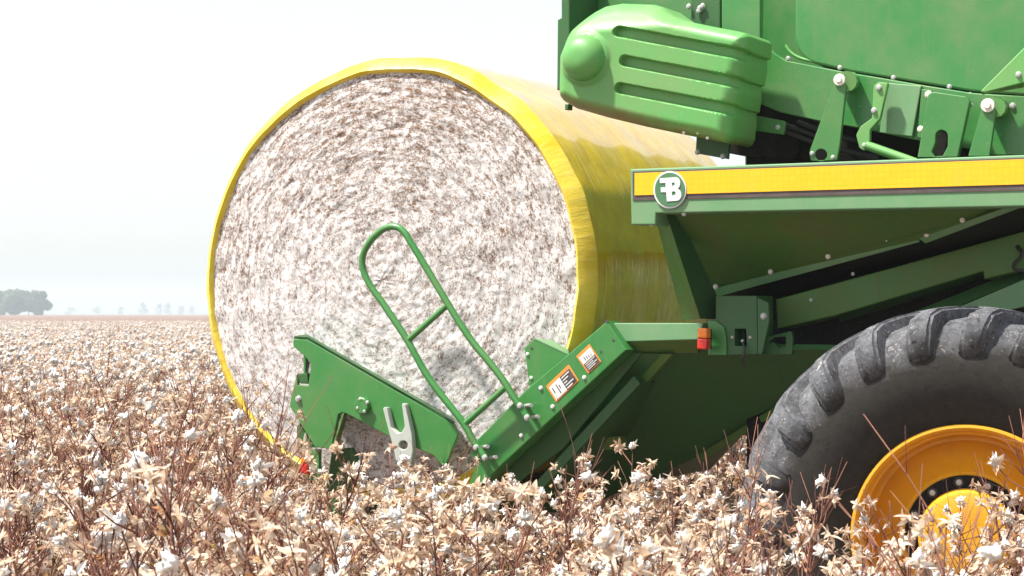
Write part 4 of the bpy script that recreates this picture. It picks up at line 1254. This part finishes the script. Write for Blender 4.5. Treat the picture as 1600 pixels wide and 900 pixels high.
def field():
    far_np = np.array(far)
    n = len(far_np)
    verts = [(x, y, 0.0) for x, y, h in far]
    sc, ix, rots = [], [], []
    for x, y, h in far:
        k = rng.uniform(0.88, 1.08)
        k = min(k, h / 1.27 * rng.uniform(0.85, 1.0))
        t, s = to_st(x, y)
        picked = y < 16 and True
        ix.append(int(rng.integers(0, 6)) if (y < 17 or rng.random() < 0.22) else int(rng.integers(6, NP)))
        if y > 40: k *= 1.0
        sc.append(k); rots.append((rng.normal(0, 0.09), rng.normal(0, 0.09), rng.uniform(0, 6.28)))
    # canopy beyond the modelled plants
    faces = []
    ys = np.concatenate([np.arange(105, 200, 1.6), np.geomspace(200, 2300, 46)])
    us = np.linspace(-0.85, 0.6, 250)
    b0 = len(verts)
    for y in ys:
        for u in us:
            x = u * y
            z = 1.10 + 0.10 * mnoise.noise(Vector((x * 0.8, y * 0.8, 0))) + 0.05 * mnoise.noise(Vector((x * 2.5, y * 2.5, 3)))
            verts.append((x, y, z))
    nu = len(us)
    for i in range(len(ys) - 1):
        for j in range(nu - 1):
            a = b0 + i * nu + j
            faces.append((a, a + 1, a + nu + 1, a + nu))
    me = me_from(verts, faces)
    me.materials.append(M['canopy'])
    N = len(verts)
    def attr(name, typ, arr):
        a = me.attributes.new(name, typ, 'POINT')
        a.data.foreach_set('vector' if typ == 'FLOAT_VECTOR' else 'value', np.asarray(arr).ravel())
    sel = np.zeros(N, dtype=bool); sel[:n] = True
    attr('sel', 'BOOLEAN', sel)
    full = np.ones(N, dtype=np.float32); full[:n] = sc; attr('psize', 'FLOAT', full)
    fi = np.zeros(N, dtype=np.int32); fi[:n] = ix; attr('pidx', 'INT', fi)
    fr = np.zeros((N, 3), dtype=np.float32); fr[:n] = rots; attr('prot', 'FLOAT_VECTOR', fr)
    o = bpy.data.objects.new('cotton_field', me)
    C.objects.link(o)
    ng = bpy.data.node_groups.new('plant_field', 'GeometryNodeTree')
    ng.interface.new_socket('Geometry', in_out='INPUT', socket_type='NodeSocketGeometry')
    ng.interface.new_socket('Geometry', in_out='OUTPUT', socket_type='NodeSocketGeometry')
    N_, L_ = ng.nodes, ng.links
    gi, go = N_.new('NodeGroupInput'), N_.new('NodeGroupOutput')
    ci = N_.new('GeometryNodeCollectionInfo')
    ci.inputs['Collection'].default_value = proto
    ci.inputs['Separate Children'].default_value = True
    ci.inputs['Reset Children'].default_value = True
    iop = N_.new('GeometryNodeInstanceOnPoints')
    iop.inputs['Pick Instance'].default_value = True
    def named(nm, typ):
        a = N_.new('GeometryNodeInputNamedAttribute'); a.data_type = typ; a.inputs['Name'].default_value = nm
        return next(s for s in a.outputs if s.enabled and s.name == 'Attribute')
    L_.new(gi.outputs[0], iop.inputs['Points'])
    L_.new(named('sel', 'BOOLEAN'), iop.inputs['Selection'])
    L_.new(ci.outputs[0], iop.inputs['Instance'])
    L_.new(named('pidx', 'INT'), iop.inputs['Instance Index'])
    e2r = N_.new('FunctionNodeEulerToRotation')
    L_.new(named('prot', 'FLOAT_VECTOR'), e2r.inputs[0])
    L_.new(e2r.outputs[0], iop.inputs['Rotation'])
    L_.new(named('psize', 'FLOAT'), iop.inputs['Scale'])
    jn = N_.new('GeometryNodeJoinGeometry')
    L_.new(iop.outputs[0], jn.inputs[0])
    L_.new(gi.outputs[0], jn.inputs[0])
    L_.new(jn.outputs[0], go.inputs[0])
    md = o.modifiers.new('field', 'NODES'); md.node_group = ng
    tag(o, 'ripe cotton field with white bolls and rust coloured stems stretching to the horizon', 'cotton field', kind='stuff')
field()

# ------------------------------------------------------------------ far trees
def tree_crown(seed, w, h, n, leaf):
    r = random.Random(seed)
    lobes = []
    for k in range(16):
        a = r.uniform(0, 6.28); q = r.uniform(0, 1) ** 0.5
        zc = h * r.uniform(0.22, 0.86)
        wid = w * 0.5 * math.sin(math.pi * min(0.98, 0.25 + 0.7 * zc / h))
        lobes.append((Vector((math.cos(a) * q * wid, math.sin(a) * q * wid, zc)), r.uniform(0.16, 0.26) * min(w, h)))
    v, f = [], []
    for k in range(n):
        c, rr = r.choice(lobes)
        d = Vector((r.gauss(0, 1), r.gauss(0, 1), r.gauss(0, 1))).normalized()
        p = c + d * rr * r.uniform(0.55, 1.05) ** 0.6
        if p.z < 0.4: p.z = 0.4 + r.random()
        a = rvec(r).normalized(); b_ = a.orthogonal().normalized()
        s_ = leaf * r.uniform(0.6, 1.4)
        i = len(v)
        v += [p - a * s_, p + b_ * s_ * 0.6, p + a * s_, p - b_ * s_ * 0.6]
        f.append((i, i + 1, i + 2, i + 3))
    return me_from(v, f)
def trunk_mesh(seed, h, r0):
    r = random.Random(seed)
    b = MB()
    top = Vector((r.uniform(-.3, .3), r.uniform(-.3, .3), h * 0.6))
    b.tube([Vector((0, 0, 0)), top * 0.5, top], r0, r0 * 0.5, 0, 8)
    for k in range(5):
        p = top * r.uniform(0.45, 1.0)
        d = Vector((r.uniform(-1, 1), r.uniform(-1, 1), 0.9)).normalized()
        b.tube([p, p + d * h * 0.16, p + d * h * 0.3 + Vector((0, 0, h * 0.06))], r0 * 0.4, r0 * 0.12, 0, 6)
    return b.mesh([M['bark']])
def tree(name, px, dist, w, h, label, group, seed, n=6000, leaf=0.62):
    o = empty(name, ((px - 800) / F * dist, dist, 0), seed * 1.7)
    tag(o, label, 'tree', group)
    link('crown', tree_crown(seed, w, h, n, leaf), M['crown'], o, smooth=0)
    tm = trunk_mesh(seed, h, 0.22)
    link('trunk', tm, M['bark'], o, smooth=60)
    return o
G1 = 'hazy trees in the clump at the far left'
tree('broad_tree', 16, 900, 14, 12.6, 'hazy blue green tree at the left end of the clump on the horizon', G1, 1)
tree('broad_tree', 45, 915, 12, 13.8, 'tallest hazy tree in the middle of the clump on the horizon', G1, 2)
tree('broad_tree', 63, 895, 9.0, 11.8, 'low rounded hazy tree at the right end of the clump on the horizon', G1, 3)
tree('broad_tree', -22, 910, 16, 12.8, 'hazy tree cut off by the left edge beside the clump on the horizon', G1, 4)
G2 = 'faint trees far along the horizon'
for i, (px, w, h) in enumerate([(224, 4.5, 6.6), (249, 3.2, 6.2), (262, 3.8, 6.8), (150, 5.0, 5.0), (188, 3.0, 4.8), (283, 3.6, 5.4), (110, 6.0, 4.4), (300, 3.0, 5.0)]):
    tree('far_tree', px, 1950 + 25 * i, w * 2.0, h * 2.0, 'faint pale tree just showing above the far horizon between clump and bale', G2, 20 + i, 700, 0.5)
